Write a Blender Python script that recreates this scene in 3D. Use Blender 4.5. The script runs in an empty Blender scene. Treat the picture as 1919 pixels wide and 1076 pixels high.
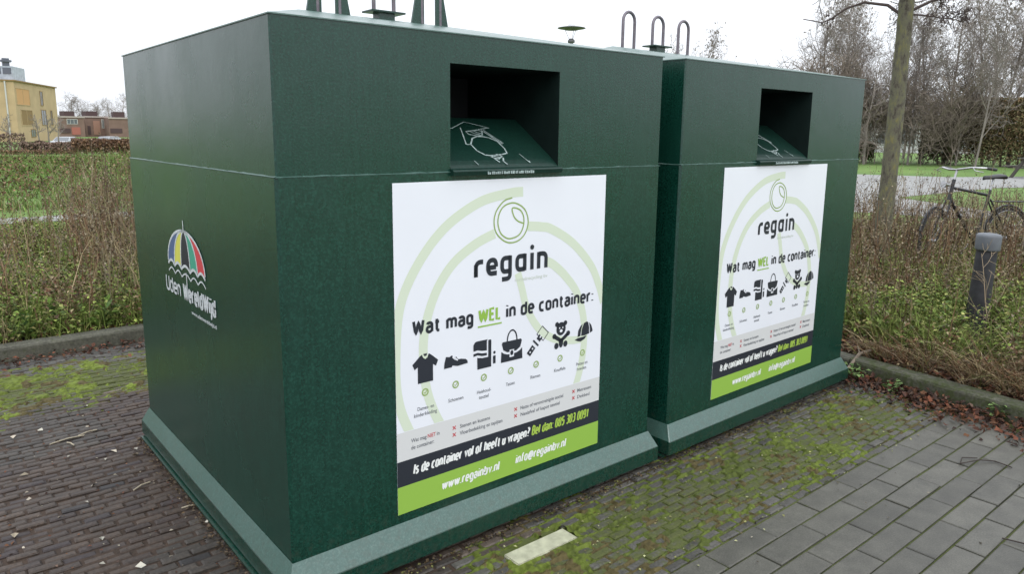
import bpy, math, random
import numpy as np
from mathutils import Vector, Matrix
R = math.radians
sc = bpy.context.scene

# ------------------------------------------------------------------ camera
CAM = (-0.8903, -2.2093, 1.6131)
cd = bpy.data.cameras.new("camera")
cam = bpy.data.objects.new("camera", cd)
sc.collection.objects.link(cam)
cam.location = CAM
cam.rotation_euler = (1.3918, -0.0108, -0.6902)
cd.sensor_fit = 'HORIZONTAL'
cd.sensor_width = 36.0
cd.lens = 36.0 * 1385.3 / 1919.0
cd.shift_y = -40.2 / 1919.0
cd.clip_start = 0.05
cd.clip_end = 3000
sc.camera = cam

# ------------------------------------------------------------------ overcast sky, soft sun, exposure
SUN_EL, SUN_AZ = 42, 205        # azimuth clockwise from +Y
w = bpy.data.worlds.new("World"); sc.world = w
w.use_nodes = True
nt = w.node_tree; nt.nodes.clear()
out = nt.nodes.new('ShaderNodeOutputWorld')
bg = nt.nodes.new('ShaderNodeBackground')
sky = nt.nodes.new('ShaderNodeTexSky')
sky.sky_type = 'NISHITA'; sky.sun_disc = False
sky.sun_elevation = R(SUN_EL); sky.sun_rotation = R(SUN_AZ)
sky.air_density = 1.0; sky.dust_density = 3.0
hs = nt.nodes.new('ShaderNodeHueSaturation'); hs.inputs['Saturation'].default_value = 0.15
mx = nt.nodes.new('ShaderNodeMixRGB'); mx.inputs['Fac'].default_value = 0.80
mx.inputs['Color2'].default_value = (11.4, 11.9, 12.7, 1)      # even cloud cover
bg.inputs['Strength'].default_value = 0.125
nt.links.new(sky.outputs[0], hs.inputs['Color']); nt.links.new(hs.outputs[0], mx.inputs['Color1'])
# an overcast sky is brightest overhead
geo = nt.nodes.new('ShaderNodeTexCoord'); sep = nt.nodes.new('ShaderNodeSeparateXYZ'); nt.links.new(geo.outputs['Generated'], sep.inputs[0])
ov = nt.nodes.new('ShaderNodeMapRange'); ov.inputs['From Min'].default_value = 0; ov.inputs['From Max'].default_value = 1
ov.inputs['To Min'].default_value = .84; ov.inputs['To Max'].default_value = 1.75; nt.links.new(sep.outputs['Z'], ov.inputs['Value'])
ml = nt.nodes.new('ShaderNodeVectorMath'); ml.operation = 'SCALE'; nt.links.new(mx.outputs[0], ml.inputs[0]); nt.links.new(ov.outputs[0], ml.inputs['Scale'])
nt.links.new(ml.outputs[0], bg.inputs[0]); nt.links.new(bg.outputs[0], out.inputs[0])
sd = bpy.data.lights.new("sun", 'SUN'); sd.energy = 0.6; sd.angle = R(25); sd.color = (1.0, 0.97, 0.92)
so = bpy.data.objects.new("sun", sd); sc.collection.objects.link(so)
a, e = R(SUN_AZ), R(SUN_EL)
sdir = Vector((math.sin(a)*math.cos(e), math.cos(a)*math.cos(e), math.sin(e)))
so.rotation_euler = sdir.to_track_quat('Z', 'Y').to_euler()
sc.view_settings.view_transform = 'Standard'; sc.view_settings.look = 'None'
sc.view_settings.exposure = 0.0; sc.view_settings.gamma = 1.0

rng = np.random.default_rng(7)
rnd = random.Random(11)

# ------------------------------------------------------------------ helpers
def link(o, parent=None):
    sc.collection.objects.link(o)
    if parent is not None: o.parent = parent
    return o
def tag(o, label=None, cat=None, group=None, kind=None):
    if label: o['label'] = label
    if cat: o['category'] = cat
    if group: o['group'] = group
    if kind: o['kind'] = kind
    return o
def empty(name, loc=(0, 0, 0), rz=0, parent=None):
    o = bpy.data.objects.new(name, None); o.location = loc; o.rotation_euler = (0, 0, rz)
    o.empty_display_size = 0.2
    return link(o, parent)
def copy_tree(o, parent=None):
    c = o.copy(); link(c, parent)
    for ch in list(o.children): copy_tree(ch, c)
    return c

class MB:
    """collects polygons, becomes ONE mesh object"""
    def __init__(s): s.v = []; s.f = []; s.sm = []
    def poly(s, pts, smooth=False):
        n = len(s.v); s.v += [tuple(p) for p in pts]; s.f.append(list(range(n, n+len(pts)))); s.sm.append(smooth); return s
    def mesh(s, V, F, smooth=False):
        n = len(s.v); s.v += [tuple(p) for p in V]; s.f += [[n+i for i in f] for f in F]; s.sm += [smooth]*len(F); return s
    def box(s, a, b, bev=0.0):
        x0, y0, z0 = a; x1, y1, z1 = b
        if bev <= 0:
            V = [(x0,y0,z0),(x1,y0,z0),(x1,y1,z0),(x0,y1,z0),(x0,y0,z1),(x1,y0,z1),(x1,y1,z1),(x0,y1,z1)]
            return s.mesh(V, [(0,3,2,1),(4,5,6,7),(0,1,5,4),(1,2,6,5),(2,3,7,6),(3,0,4,7)])
        import bmesh
        bm = bmesh.new(); bmesh.ops.create_cube(bm, size=1)
        for v in bm.verts:
            v.co = ((x0+x1)/2+v.co.x*(x1-x0), (y0+y1)/2+v.co.y*(y1-y0), (z0+z1)/2+v.co.z*(z1-z0))
        bmesh.ops.bevel(bm, geom=bm.edges[:], offset=bev, segments=2, affect='EDGES')
        V = [tuple(v.co) for v in bm.verts]; F = [[v.index for v in f.verts] for f in bm.faces]; bm.free()
        return s.mesh(V, F)
    def tube(s, pts, rad, n=10, cap=True, smooth=True):
        pts = [Vector(p) for p in pts]
        if not hasattr(rad, '__len__'): rad = [rad]*len(pts)
        rings = []; up = Vector((0, 0, 1)); prev = None
        for i, p in enumerate(pts):
            d = (pts[min(i+1, len(pts)-1)]-pts[max(i-1, 0)]).normalized()
            if prev is None:
                u = d.cross(up if abs(d.z) < .9 else Vector((1, 0, 0))).normalized()
            else:
                u = (prev - d*prev.dot(d)).normalized()
            prev = u; v = d.cross(u)
            rings.append([p + (u*math.cos(t)+v*math.sin(t))*rad[i] for t in [2*math.pi*k/n for k in range(n)]])
        V = [q for r in rings for q in r]
        F = [(i*n+k, i*n+(k+1) % n, (i+1)*n+(k+1) % n, (i+1)*n+k) for i in range(len(pts)-1) for k in range(n)]
        s.mesh(V, F, smooth)
        if cap:
            s.poly(rings[0][::-1]); s.poly(rings[-1])
        return s
    def lathe(s, prof, c=(0, 0, 0), n=24, smooth=True):
        V = [(c[0]+r*math.cos(2*math.pi*k/n), c[1]+r*math.sin(2*math.pi*k/n), c[2]+z) for r, z in prof for k in range(n)]
        F = [(i*n+k, i*n+(k+1) % n, (i+1)*n+(k+1) % n, (i+1)*n+k) for i in range(len(prof)-1) for k in range(n)]
        return s.mesh(V, F, smooth)
    def build(s, name, mat, parent=None, loc=None):
        me = bpy.data.meshes.new(name); me.from_pydata(s.v, [], s.f); me.validate(verbose=False)
        if len(me.polygons) == len(s.sm): me.polygons.foreach_set('use_smooth', s.sm)
        me.materials.append(mat); me.update()
        o = bpy.data.objects.new(name, me)
        if loc is not None: o.location = loc
        return link(o, parent)

def np_obj(name, V, F, mat, col=None, parent=None, smooth=False, loc=None):
    """V (n,3), F (m,4) or (m,3) numpy, col (n,4) per vertex"""
    me = bpy.data.meshes.new(name); k = F.shape[1]
    me.vertices.add(len(V)); me.vertices.foreach_set('co', np.ascontiguousarray(V, dtype=np.float32).ravel())
    me.loops.add(F.size); me.loops.foreach_set('vertex_index', F.astype(np.int32).ravel())
    me.polygons.add(len(F)); me.polygons.foreach_set('loop_start', np.arange(0, F.size, k, dtype=np.int32))
    me.polygons.foreach_set('use_smooth', np.full(len(F), smooth))
    if col is not None:
        at = me.color_attributes.new('tint', 'FLOAT_COLOR', 'POINT')
        at.data.foreach_set('color', np.ascontiguousarray(col, dtype=np.float32).ravel())
    me.materials.append(mat); me.update(calc_edges=True)
    o = bpy.data.objects.new(name, me)
    if loc is not None: o.location = loc
    return link(o, parent)

def vnoise(x, y, s=1.0, seed=0):
    x = np.asarray(x)/s; y = np.asarray(y)/s
    xi = np.floor(x).astype(np.int64); yi = np.floor(y).astype(np.int64); fx = x-xi; fy = y-yi
    fx = fx*fx*(3-2*fx); fy = fy*fy*(3-2*fy)
    def h(i, j):
        n = (i*374761393 + j*668265263 + seed*982451653) & 0xffffffff
        n = ((n ^ (n >> 13))*1274126177) & 0xffffffff
        return ((n ^ (n >> 16)) & 0xffff)/65535.0
    return (h(xi, yi)*(1-fx)+h(xi+1, yi)*fx)*(1-fy)+(h(xi, yi+1)*(1-fx)+h(xi+1, yi+1)*fx)*fy
def fbm(x, y, s=1.0, seed=0, o=4):
    r = 0; a = .5; t = 0
    for i in range(o): r = r+a*vnoise(x, y, s/2**i, seed+i*17); t += a; a *= .55
    return r/t

# ------------------------------------------------------------------ materials
def mat(name, col, rough=.8, noise=None, bump=None, attr=False, metal=0, coat=0, spec=.5, coord='Object', croul=.1):
    """noise=(scale, amount, detail)  bump=(scale, strength, dist)"""
    m = bpy.data.materials.new(name); m.use_nodes = True; t = m.node_tree; b = t.nodes['Principled BSDF']
    b.inputs['Roughness'].default_value = rough; b.inputs['Metallic'].default_value = metal
    b.inputs['Coat Weight'].default_value = coat; b.inputs['Coat Roughness'].default_value = croul
    b.inputs['Specular IOR Level'].default_value = spec
    tc = t.nodes.new('ShaderNodeTexCoord')
    base = None
    if attr:
        at = t.nodes.new('ShaderNodeAttribute'); at.attribute_name = 'tint'; base = at.outputs['Color']
    if noise:
        n = t.nodes.new('ShaderNodeTexNoise'); n.inputs['Scale'].default_value = noise[0]; n.inputs['Detail'].default_value = noise[2] if len(noise) > 2 else 6
        t.links.new(tc.outputs[coord], n.inputs['Vector'])
        r = t.nodes.new('ShaderNodeMapRange'); r.inputs['From Min'].default_value = .3; r.inputs['From Max'].default_value = .7
        r.inputs['To Min'].default_value = 1-noise[1]; r.inputs['To Max'].default_value = 1+noise[1]
        t.links.new(n.outputs['Fac'], r.inputs['Value'])
        mu = t.nodes.new('ShaderNodeVectorMath'); mu.operation = 'SCALE'
        if base is not None: t.links.new(base, mu.inputs[0])
        else: mu.inputs[0].default_value = col[:3]
        t.links.new(r.outputs[0], mu.inputs['Scale']); base = mu.outputs[0]
    if base is not None: t.links.new(base, b.inputs['Base Color'])
    else: b.inputs['Base Color'].default_value = (*col[:3], 1)
    if bump:
        n = t.nodes.new('ShaderNodeTexNoise'); n.inputs['Scale'].default_value = bump[0]; n.inputs['Detail'].default_value = 4
        t.links.new(tc.outputs[coord], n.inputs['Vector'])
        bp = t.nodes.new('ShaderNodeBump'); bp.inputs['Strength'].default_value = bump[1]; bp.inputs['Distance'].default_value = bump[2]
        t.links.new(n.outputs['Fac'], bp.inputs['Height']); t.links.new(bp.outputs[0], b.inputs['Normal'])
    return m

def green_paint(name, lo, hi, rough=(.24, .36), spec=.62):
    m = bpy.data.materials.new(name); m.use_nodes = True; t = m.node_tree; b = t.nodes['Principled BSDF']
    N = t.nodes.new; L = t.links.new
    tc = N('ShaderNodeTexCoord')
    # wet, speckled powder coat: fine drops and faint vertical runs
    mp = N('ShaderNodeMapping'); mp.inputs['Scale'].default_value = (1, 1, .12); L(tc.outputs['Object'], mp.inputs[0])
    run = N('ShaderNodeTexNoise'); run.inputs['Scale'].default_value = 60; run.inputs['Detail'].default_value = 4; L(mp.outputs[0], run.inputs[0])
    fine = N('ShaderNodeTexNoise'); fine.inputs['Scale'].default_value = 130; fine.inputs['Detail'].default_value = 5; fine.inputs['Roughness'].default_value = .7; L(tc.outputs['Object'], fine.inputs[0])
    big = N('ShaderNodeTexNoise'); big.inputs['Scale'].default_value = 2.2; big.inputs['Detail'].default_value = 5; L(tc.outputs['Object'], big.inputs[0])
    sp = N('ShaderNodeMapRange'); sp.inputs['From Min'].default_value = .47; sp.inputs['From Max'].default_value = .66; L(fine.outputs['Fac'], sp.inputs[0])
    rr = N('ShaderNodeMapRange'); rr.inputs['From Min'].default_value = .40; rr.inputs['From Max'].default_value = .72; rr.inputs['To Max'].default_value = .22; L(run.outputs['Fac'], rr.inputs[0])
    ad = N('ShaderNodeMath'); ad.operation = 'MULTIPLY_ADD'; L(sp.outputs[0], ad.inputs[0]); ad.inputs[1].default_value = .8; L(rr.outputs[0], ad.inputs[2])
    mx = N('ShaderNodeMixRGB'); L(ad.outputs[0], mx.inputs['Fac'])
    mx.inputs['Color1'].default_value = (*lo, 1); mx.inputs['Color2'].default_value = (*hi, 1)
    # splash dirt low down, in spots and thin runs
    sx = N('ShaderNodeSeparateXYZ'); L(tc.outputs['Object'], sx.inputs[0])
    hz_ = N('ShaderNodeMapRange'); hz_.inputs['From Min'].default_value = .62; hz_.inputs['From Max'].default_value = .10; hz_.inputs['To Max'].default_value = .34; L(sx.outputs['Z'], hz_.inputs[0])
    dn = N('ShaderNodeTexNoise'); dn.inputs['Scale'].default_value = 42; dn.inputs['Detail'].default_value = 8; dn.inputs['Roughness'].default_value = .75; L(tc.outputs['Object'], dn.inputs[0])
    dd = N('ShaderNodeMath'); dd.operation = 'ADD'; L(dn.outputs['Fac'], dd.inputs[0]); L(hz_.outputs[0], dd.inputs[1])
    dr = N('ShaderNodeMapRange'); dr.inputs['From Min'].default_value = .78; dr.inputs['From Max'].default_value = 1.02; dr.inputs['To Max'].default_value = .45; L(dd.outputs[0], dr.inputs[0])
    md = N('ShaderNodeMixRGB'); L(dr.outputs[0], md.inputs['Fac']); L(mx.outputs[0], md.inputs['Color1']); md.inputs['Color2'].default_value = (.055, .06, .042, 1)
    L(md.outputs[0], b.inputs['Base Color'])
    ro = N('ShaderNodeMapRange'); ro.inputs['From Min'].default_value = .3; ro.inputs['From Max'].default_value = .7
    ro.inputs['To Min'].default_value = rough[0]; ro.inputs['To Max'].default_value = rough[1]
    L(big.outputs['Fac'], ro.inputs[0]); L(ro.outputs[0], b.inputs['Roughness'])
    b.inputs['Specular IOR Level'].default_value = spec
    bp = N('ShaderNodeBump'); bp.inputs['Strength'].default_value = .45; bp.inputs['Distance'].default_value = .0012
    L(fine.outputs['Fac'], bp.inputs['Height'])
    bp2 = N('ShaderNodeBump'); bp2.inputs['Strength'].default_value = .35; bp2.inputs['Distance'].default_value = .012; L(big.outputs['Fac'], bp2.inputs['Height']); L(bp2.outputs[0], bp.inputs['Normal'])
    L(bp.outputs[0], b.inputs['Normal'])
    return m

M = {}
M['green'] = green_paint('green_paint', (.0022, .029, .0185), (.0105, .066, .046), (.20, .32), .60)
M['green_skylit'] = green_paint('green_paint_skylit', (.038, .094, .076), (.088, .160, .138), (.3, .42), .9)  # paler copy of the green paint: sky light on upward faces put into colour
M['inside'] = mat('shaded_inside', (.012, .014, .015), .6, (6, .3), (60, .3, .002))  # back of the recess, its deep shade put into the colour
M['flap'] = green_paint('chute_paint_shaded', (.003, .022, .015), (.010, .045, .033), (.35, .5), .4)  # darker copy of the green paint, shade inside the opening painted in
M['chute'] = mat('chute_green_shaded', (.007, .016, .014), .6, (6, .3), (60, .3, .002), spec=.2)  # recess walls: green darkened to carry the shade of the depth
M['steel'] = mat('galvanised_steel', (.16, .14, .16), .5, (30, .25), metal=.35)
M['poster'] = mat('poster_vinyl', (.76, .78, .83), .32, (2.5, .02), (14, .25, .0015))
M['print_dark'] = mat('print_dark', (.022, .026, .036), .35)
M['print_green'] = mat('print_green', (.27, .46, .07), .35)
M['print_pale'] = mat('print_pale_green', (.62, .69, .55), .35)
M['print_logo'] = mat('print_logo_green', (.27, .38, .12), .35)
M['print_grey'] = mat('print_grey', (.62, .625, .62), .35)
M['print_text'] = mat('print_small_grey', (.13, .14, .16), .35)
M['print_faint'] = mat('print_faint', (.55, .60, .52), .35)
M['print_red'] = mat('print_red', (.50, .09, .10), .35)
M['print_white'] = mat('print_white', (.78, .80, .78), .35)
M['print_lime'] = mat('print_lime', (.36, .52, .08), .35)
M['d_blue'] = mat('decal_blue', (.07, .11, .25), .4)
M['d_yellow'] = mat('decal_yellow', (.62, .60, .10), .4)
M['d_black'] = mat('decal_black', (.012, .012, .03), .4)
M['d_teal'] = mat('decal_teal', (.05, .32, .22), .4)
M['d_red'] = mat('decal_red', (.55, .05, .07), .4)
M['d_white'] = mat('decal_white', (.55, .58, .60), .4, (90, .25))
M['pic_white'] = mat('pictogram_white', (.34, .42, .41), .5, (80, .35))

def surface_mat(name, moss_col=(.070, .090, .018), rough=.62, bscale=90, bstr=.5, bdist=.003, dirt=.35):
    """brick / slab: per-brick tint in RGB, moss amount in alpha of the 'tint' attribute"""
    m = bpy.data.materials.new(name); m.use_nodes = True; t = m.node_tree; b = t.nodes['Principled BSDF']
    N = t.nodes.new; L = t.links.new
    tc = N('ShaderNodeTexCoord'); at = N('ShaderNodeAttribute'); at.attribute_name = 'tint'
    n1 = N('ShaderNodeTexNoise'); n1.inputs['Scale'].default_value = bscale; n1.inputs['Detail'].default_value = 6; L(tc.outputs['Object'], n1.inputs[0])
    n2 = N('ShaderNodeTexNoise'); n2.inputs['Scale'].default_value = 9; n2.inputs['Detail'].default_value = 8; n2.inputs['Roughness'].default_value = .65; L(tc.outputs['Object'], n2.inputs[0])
    r1 = N('ShaderNodeMapRange'); r1.inputs['From Min'].default_value = .3; r1.inputs['From Max'].default_value = .7; r1.inputs['To Min'].default_value = 1-dirt; r1.inputs['To Max'].default_value = 1+dirt
    L(n1.outputs['Fac'], r1.inputs[0])
    r2 = N('ShaderNodeMapRange'); r2.inputs['From Min'].default_value = .3; r2.inputs['From Max'].default_value = .7; r2.inputs['To Min'].default_value = .72; r2.inputs['To Max'].default_value = 1.28
    L(n2.outputs['Fac'], r2.inputs[0])
    mu = N('ShaderNodeMath'); mu.operation = 'MULTIPLY'; L(r1.outputs[0], mu.inputs[0]); L(r2.outputs[0], mu.inputs[1])
    sc_ = N('ShaderNodeVectorMath'); sc_.operation = 'SCALE'; L(at.outputs['Color'], sc_.inputs[0]); L(mu.outputs[0], sc_.inputs['Scale'])
    n3 = N('ShaderNodeTexNoise'); n3.inputs['Scale'].default_value = 24; n3.inputs['Detail'].default_value = 9; n3.inputs['Roughness'].default_value = .7; L(tc.outputs['Object'], n3.inputs[0])
    s = N('ShaderNodeMath'); s.operation = 'ADD'; L(n3.outputs['Fac'], s.inputs[0]); L(at.outputs['Alpha'], s.inputs[1])
    mr = N('ShaderNodeMapRange'); mr.inputs['From Min'].default_value = .98; mr.inputs['From Max'].default_value = 1.16; L(s.outputs[0], mr.inputs[0])
    mx = N('ShaderNodeMixRGB'); L(mr.outputs[0], mx.inputs['Fac']); L(sc_.outputs[0], mx.inputs['Color1'])
    mc = N('ShaderNodeMixRGB'); mc.inputs['Color1'].default_value = (moss_col[0]*.55, moss_col[1]*.5, moss_col[2]*.8, 1); mc.inputs['Color2'].default_value = (moss_col[0]*1.5, moss_col[1]*1.45, moss_col[2]*1.4, 1)
    L(n1.outputs['Fac'], mc.inputs['Fac']); L(mc.outputs[0], mx.inputs['Color2'])
    L(mx.outputs[0], b.inputs['Base Color'])
    rg = N('ShaderNodeMapRange'); rg.inputs['To Min'].default_value = rough; rg.inputs['To Max'].default_value = .95; L(mr.outputs[0], rg.inputs[0]); L(rg.outputs[0], b.inputs['Roughness'])
    bp = N('ShaderNodeBump'); bp.inputs['Strength'].default_value = bstr; bp.inputs['Distance'].default_value = bdist
    L(n1.outputs['Fac'], bp.inputs['Height']); L(bp.outputs[0], b.inputs['Normal'])
    return m
M['brick'] = surface_mat('wet_brick', moss_col=(.066, .080, .020))
M['slab'] = surface_mat('concrete_slab', bscale=160, bstr=.45, bdist=.002, dirt=.26, rough=.5)
M['fill'] = surface_mat('joint_fill', rough=.9)
M['kerb'] = surface_mat('kerb_concrete', moss_col=(.05, .065, .02), bscale=70, rough=.8)
M['pale_paver'] = mat('pale_paver', (.42, .42, .30), .75, (28, .22, 9), (120, .4, .002))

def ground_mat(name, c1, c2, c3, s1=1.3, s2=14, bump=.03):
    m = bpy.data.materials.new(name); m.use_nodes = True; t = m.node_tree; b = t.nodes['Principled BSDF']
    N = t.nodes.new; L = t.links.new; tc = N('ShaderNodeTexCoord')
    a = N('ShaderNodeTexNoise'); a.inputs['Scale'].default_value = s1; a.inputs['Detail'].default_value = 8; L(tc.outputs['Object'], a.inputs[0])
    c = N('ShaderNodeTexNoise'); c.inputs['Scale'].default_value = s2; c.inputs['Detail'].default_value = 8; c.inputs['Roughness'].default_value = .7; L(tc.outputs['Object'], c.inputs[0])
    x = N('ShaderNodeValToRGB'); x.color_ramp.elements[0].position = .35; x.color_ramp.elements[0].color = (*c1, 1)
    x.color_ramp.elements[1].position = .65; x.color_ramp.elements[1].color = (*c2, 1)
    L(a.outputs['Fac'], x.inputs[0])
    y = N('ShaderNodeMixRGB'); r = N('ShaderNodeMapRange'); r.inputs['From Min'].default_value = .45; r.inputs['From Max'].default_value = .7; r.inputs['To Max'].default_value = .75; L(c.outputs['Fac'], r.inputs[0])
    L(r.outputs[0], y.inputs['Fac']); L(x.outputs[0], y.inputs['Color1']); y.inputs['Color2'].default_value = (*c3, 1)
    L(y.outputs[0], b.inputs['Base Color']); b.inputs['Roughness'].default_value = .95
    bp = N('ShaderNodeBump'); bp.inputs['Distance'].default_value = bump; bp.inputs['Strength'].default_value = .8; L(c.outputs['Fac'], bp.inputs['Height']); L(bp.outputs[0], b.inputs['Normal'])
    return m
M['lawn'] = ground_mat('lawn', (.085, .17, .028), (.13, .22, .04), (.10, .12, .04), .25, 3.0)
M['soil'] = ground_mat('soil', (.045, .032, .02), (.07, .07, .025), (.09, .05, .028), 2.0, 22)
M['road'] = ground_mat('road_grey', (.24, .24, .23), (.30, .30, .29), (.20, .20, .19), .8, 12, .004)
M['plant'] = mat('plant_tint', (1, 1, 1), .75, attr=True, spec=.25)
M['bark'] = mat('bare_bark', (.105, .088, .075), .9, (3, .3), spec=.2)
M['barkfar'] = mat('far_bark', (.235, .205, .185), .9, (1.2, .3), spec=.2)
M['twigbrown'] = mat('brown_twigs', (.20, .165, .135), .9, (1.2, .35), spec=.2)

# ================================================================== PAVED BAY
XK = 4.02   # right kerb line passes here
KERB = [(-9.0, 3.76), (-.48, 3.83), (4.50, 3.88), (4.02, .07), (3.88, -1.02), (3.35, -5.2)]
def kerb_x(y):   # inner edge of the right kerb at y
    return np.where(y > .07, 4.02+(y-.07)*.126, np.where(y > -1.02, 4.02+(y-.07)*.1284, 3.88+(y+1.02)*.1268))
def kerb_y(x): return np.where(x < -.48, 3.83+(x+.48)*.0082, 3.83+(x+.48)*.01)

def moss_amount(x, y):
    m = np.zeros_like(x)
    # front strip between the containers and the slabs
    f = np.exp(-np.abs((y+.37)/.34)**3)*(x > .1)*np.clip((x-.0)/.8, 0, 1)*np.clip((4.3-x)/.8, .2, 1)
    m = np.maximum(m, f)
    l = np.exp(-np.abs((y-3.05)/.47)**2.5)*np.clip((.9-x)/.5, 0, 1)
    m = np.maximum(m, l)
    return m
SLAB_Y = -.664
BX, BY = .1125, .047
NR = 98
def bricks(name, rows, px, py, gap, xr, y_top, inset, tintf, mat_, zj=.0015, bev=.004, thick=.06, x0=0.0):
    V = []; C = []; cx = []; cy = []
    n = 0; arr = []
    for k in range(rows):
        y1 = y_top-py*k; yc = y1-py/2
        off = x0+(px/2 if k % 2 else 0)
        i0 = math.floor((xr[0]-off)/px); i1 = math.ceil((xr[1]-off)/px)
        for i in range(i0, i1):
            arr.append((off+(i+.5)*px, yc))
    A = np.array(arr)
    keep = inset(A[:, 0], A[:, 1]); A = A[keep]; n = len(A)
    hx = (px-gap)/2*np.ones(n)+rng.normal(0, .0012 if py > .1 else .003, n); hy = (py-gap)/2*np.ones(n)+rng.normal(0, .0009, n)
    z = rng.normal(0, zj, n); tx = rng.normal(0, .010, n)*(2.0 if py < .1 else .4); ty = rng.normal(0, .022, n)*(1.6 if py < .1 else .3); rot = rng.normal(0, .012 if py < .1 else .003, n)
    sg = np.array([(-1, -1), (1, -1), (1, 1), (-1, 1)])
    P = np.zeros((n, 12, 3))
    for lv, (ins, dz) in enumerate([(bev, 0), (0, -bev*.8), (0, -thick)]):
        for j, (sx, sy) in enumerate(sg):
            lx = sx*(hx-ins); ly = sy*(hy-ins)
            P[:, lv*4+j, 0] = A[:, 0]+lx*np.cos(rot)-ly*np.sin(rot)
            P[:, lv*4+j, 1] = A[:, 1]+lx*np.sin(rot)+ly*np.cos(rot)
            P[:, lv*4+j, 2] = z+dz+tx*lx+ty*ly
    F0 = [(0, 1, 2, 3)]+[(4+j, 4+(j+1) % 4, (j+1) % 4, j) for j in range(4)]+[(8+j, 8+(j+1) % 4, 4+(j+1) % 4, 4+j) for j in range(4)]
    F = (np.arange(n)[:, None, None]*12+np.array(F0)[None]).reshape(-1, 4)
    col = np.repeat(tintf(A[:, 0], A[:, 1], n)[:, None, :], 12, 1)
    col[:, 4:, 3] += .16          # moss creeps up the arrises
    o = np_obj(name, P.reshape(-1, 3), F, mat_, col.reshape(-1, 4))
    return tag(o, kind='structure')
def brick_tint(x, y, n):
    b = np.array([.066, .062, .054])[None]*(1+rng.normal(0, .16, n)[:, None])
    red = (fbm(x, y, 1.1, 5) > .5)*(x < 1.0); b = np.where(red[:, None], b*np.array([1.05, .86, .76]), b)
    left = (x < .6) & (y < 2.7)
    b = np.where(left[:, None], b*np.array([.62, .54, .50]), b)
    b = np.clip(b, .02, .2)
    m = moss_amount(x, y)*.60+rng.normal(0, .05, n)+.10*(y > 2.4)
    return np.column_stack([b, m])
def in_bay(x, y): return (x < kerb_x(y)-.13) & (y < kerb_y(x)-.03)
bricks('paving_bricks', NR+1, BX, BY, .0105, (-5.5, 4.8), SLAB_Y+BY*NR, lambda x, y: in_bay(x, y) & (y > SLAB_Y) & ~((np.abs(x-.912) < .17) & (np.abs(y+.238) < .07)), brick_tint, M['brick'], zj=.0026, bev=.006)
def slab_tint(x, y, n):
    b = np.array([.076, .073, .060])[None]*(1+rng.normal(0, .11, n)[:, None])*(.86+.28*fbm(x, y, .9, 19)[:, None])
    m = .10+np.clip(.42-(SLAB_Y-y)*1.3, 0, .42)*.75
    return np.column_stack([b, m])
bricks('paving_slabs', 40, .337, .1172, .008, (-3.5, 4.2), SLAB_Y, lambda x, y: in_bay(x, y), slab_tint, M['slab'], zj=.0012, bev=.004, x0=1.379-.337*4)
# the row of bricks the pale paver sits in is closed around it
mb = MB()
mb.box((.756, -.283, -.05), (1.068, -.191, .009), .004)
tag(mb.build('pale_paver', M['pale_paver']), 'single pale cream paving brick set among the mossy dark bricks', 'paving brick')

# joint filling / base sheet under the paving
gx, gy = np.meshgrid(np.arange(-6, 4.9, .045), np.arange(-6, 4.0, .045), indexing='ij')
zz = np.where(gy > SLAB_Y, -.0065, -.010)+.006*(fbm(gx, gy, .2, 3)-.5)
Vb = np.column_stack([gx.ravel(), gy.ravel(), zz.ravel()])
ni, nj = gx.shape; ii = np.arange(ni*nj).reshape(ni, nj)
Fb = np.column_stack([ii[:-1, :-1].ravel(), ii[1:, :-1].ravel(), ii[1:, 1:].ravel(), ii[:-1, 1:].ravel()])
mm = moss_amount(Vb[:, 0], Vb[:, 1])
onslab = Vb[:, 1] < SLAB_Y
mo = np.where(onslab, .74, mm*.8+.10)
cb = np.column_stack([np.full(len(Vb), .040), np.full(len(Vb), .024), np.full(len(Vb), .015), mo])
tag(np_obj('paving_bed', Vb, Fb, M['fill'], cb), kind='structure')
# wider paving around and behind the photographer
mb = MB()
for q in [((-120, -120), (-6, 3.7)), ((-6, -120), (3.2, -6)), ]:
    (xa, ya), (xb, yb) = q; mb.poly([(xa, ya, -.012), (xb, ya, -.012), (xb, yb, -.012), (xa, yb, -.012)])
tag(mb.build('car_park', mat('far_paving', (.10, .10, .10), .6, (3, .25), (40, .4, .004))), kind='structure')

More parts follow.
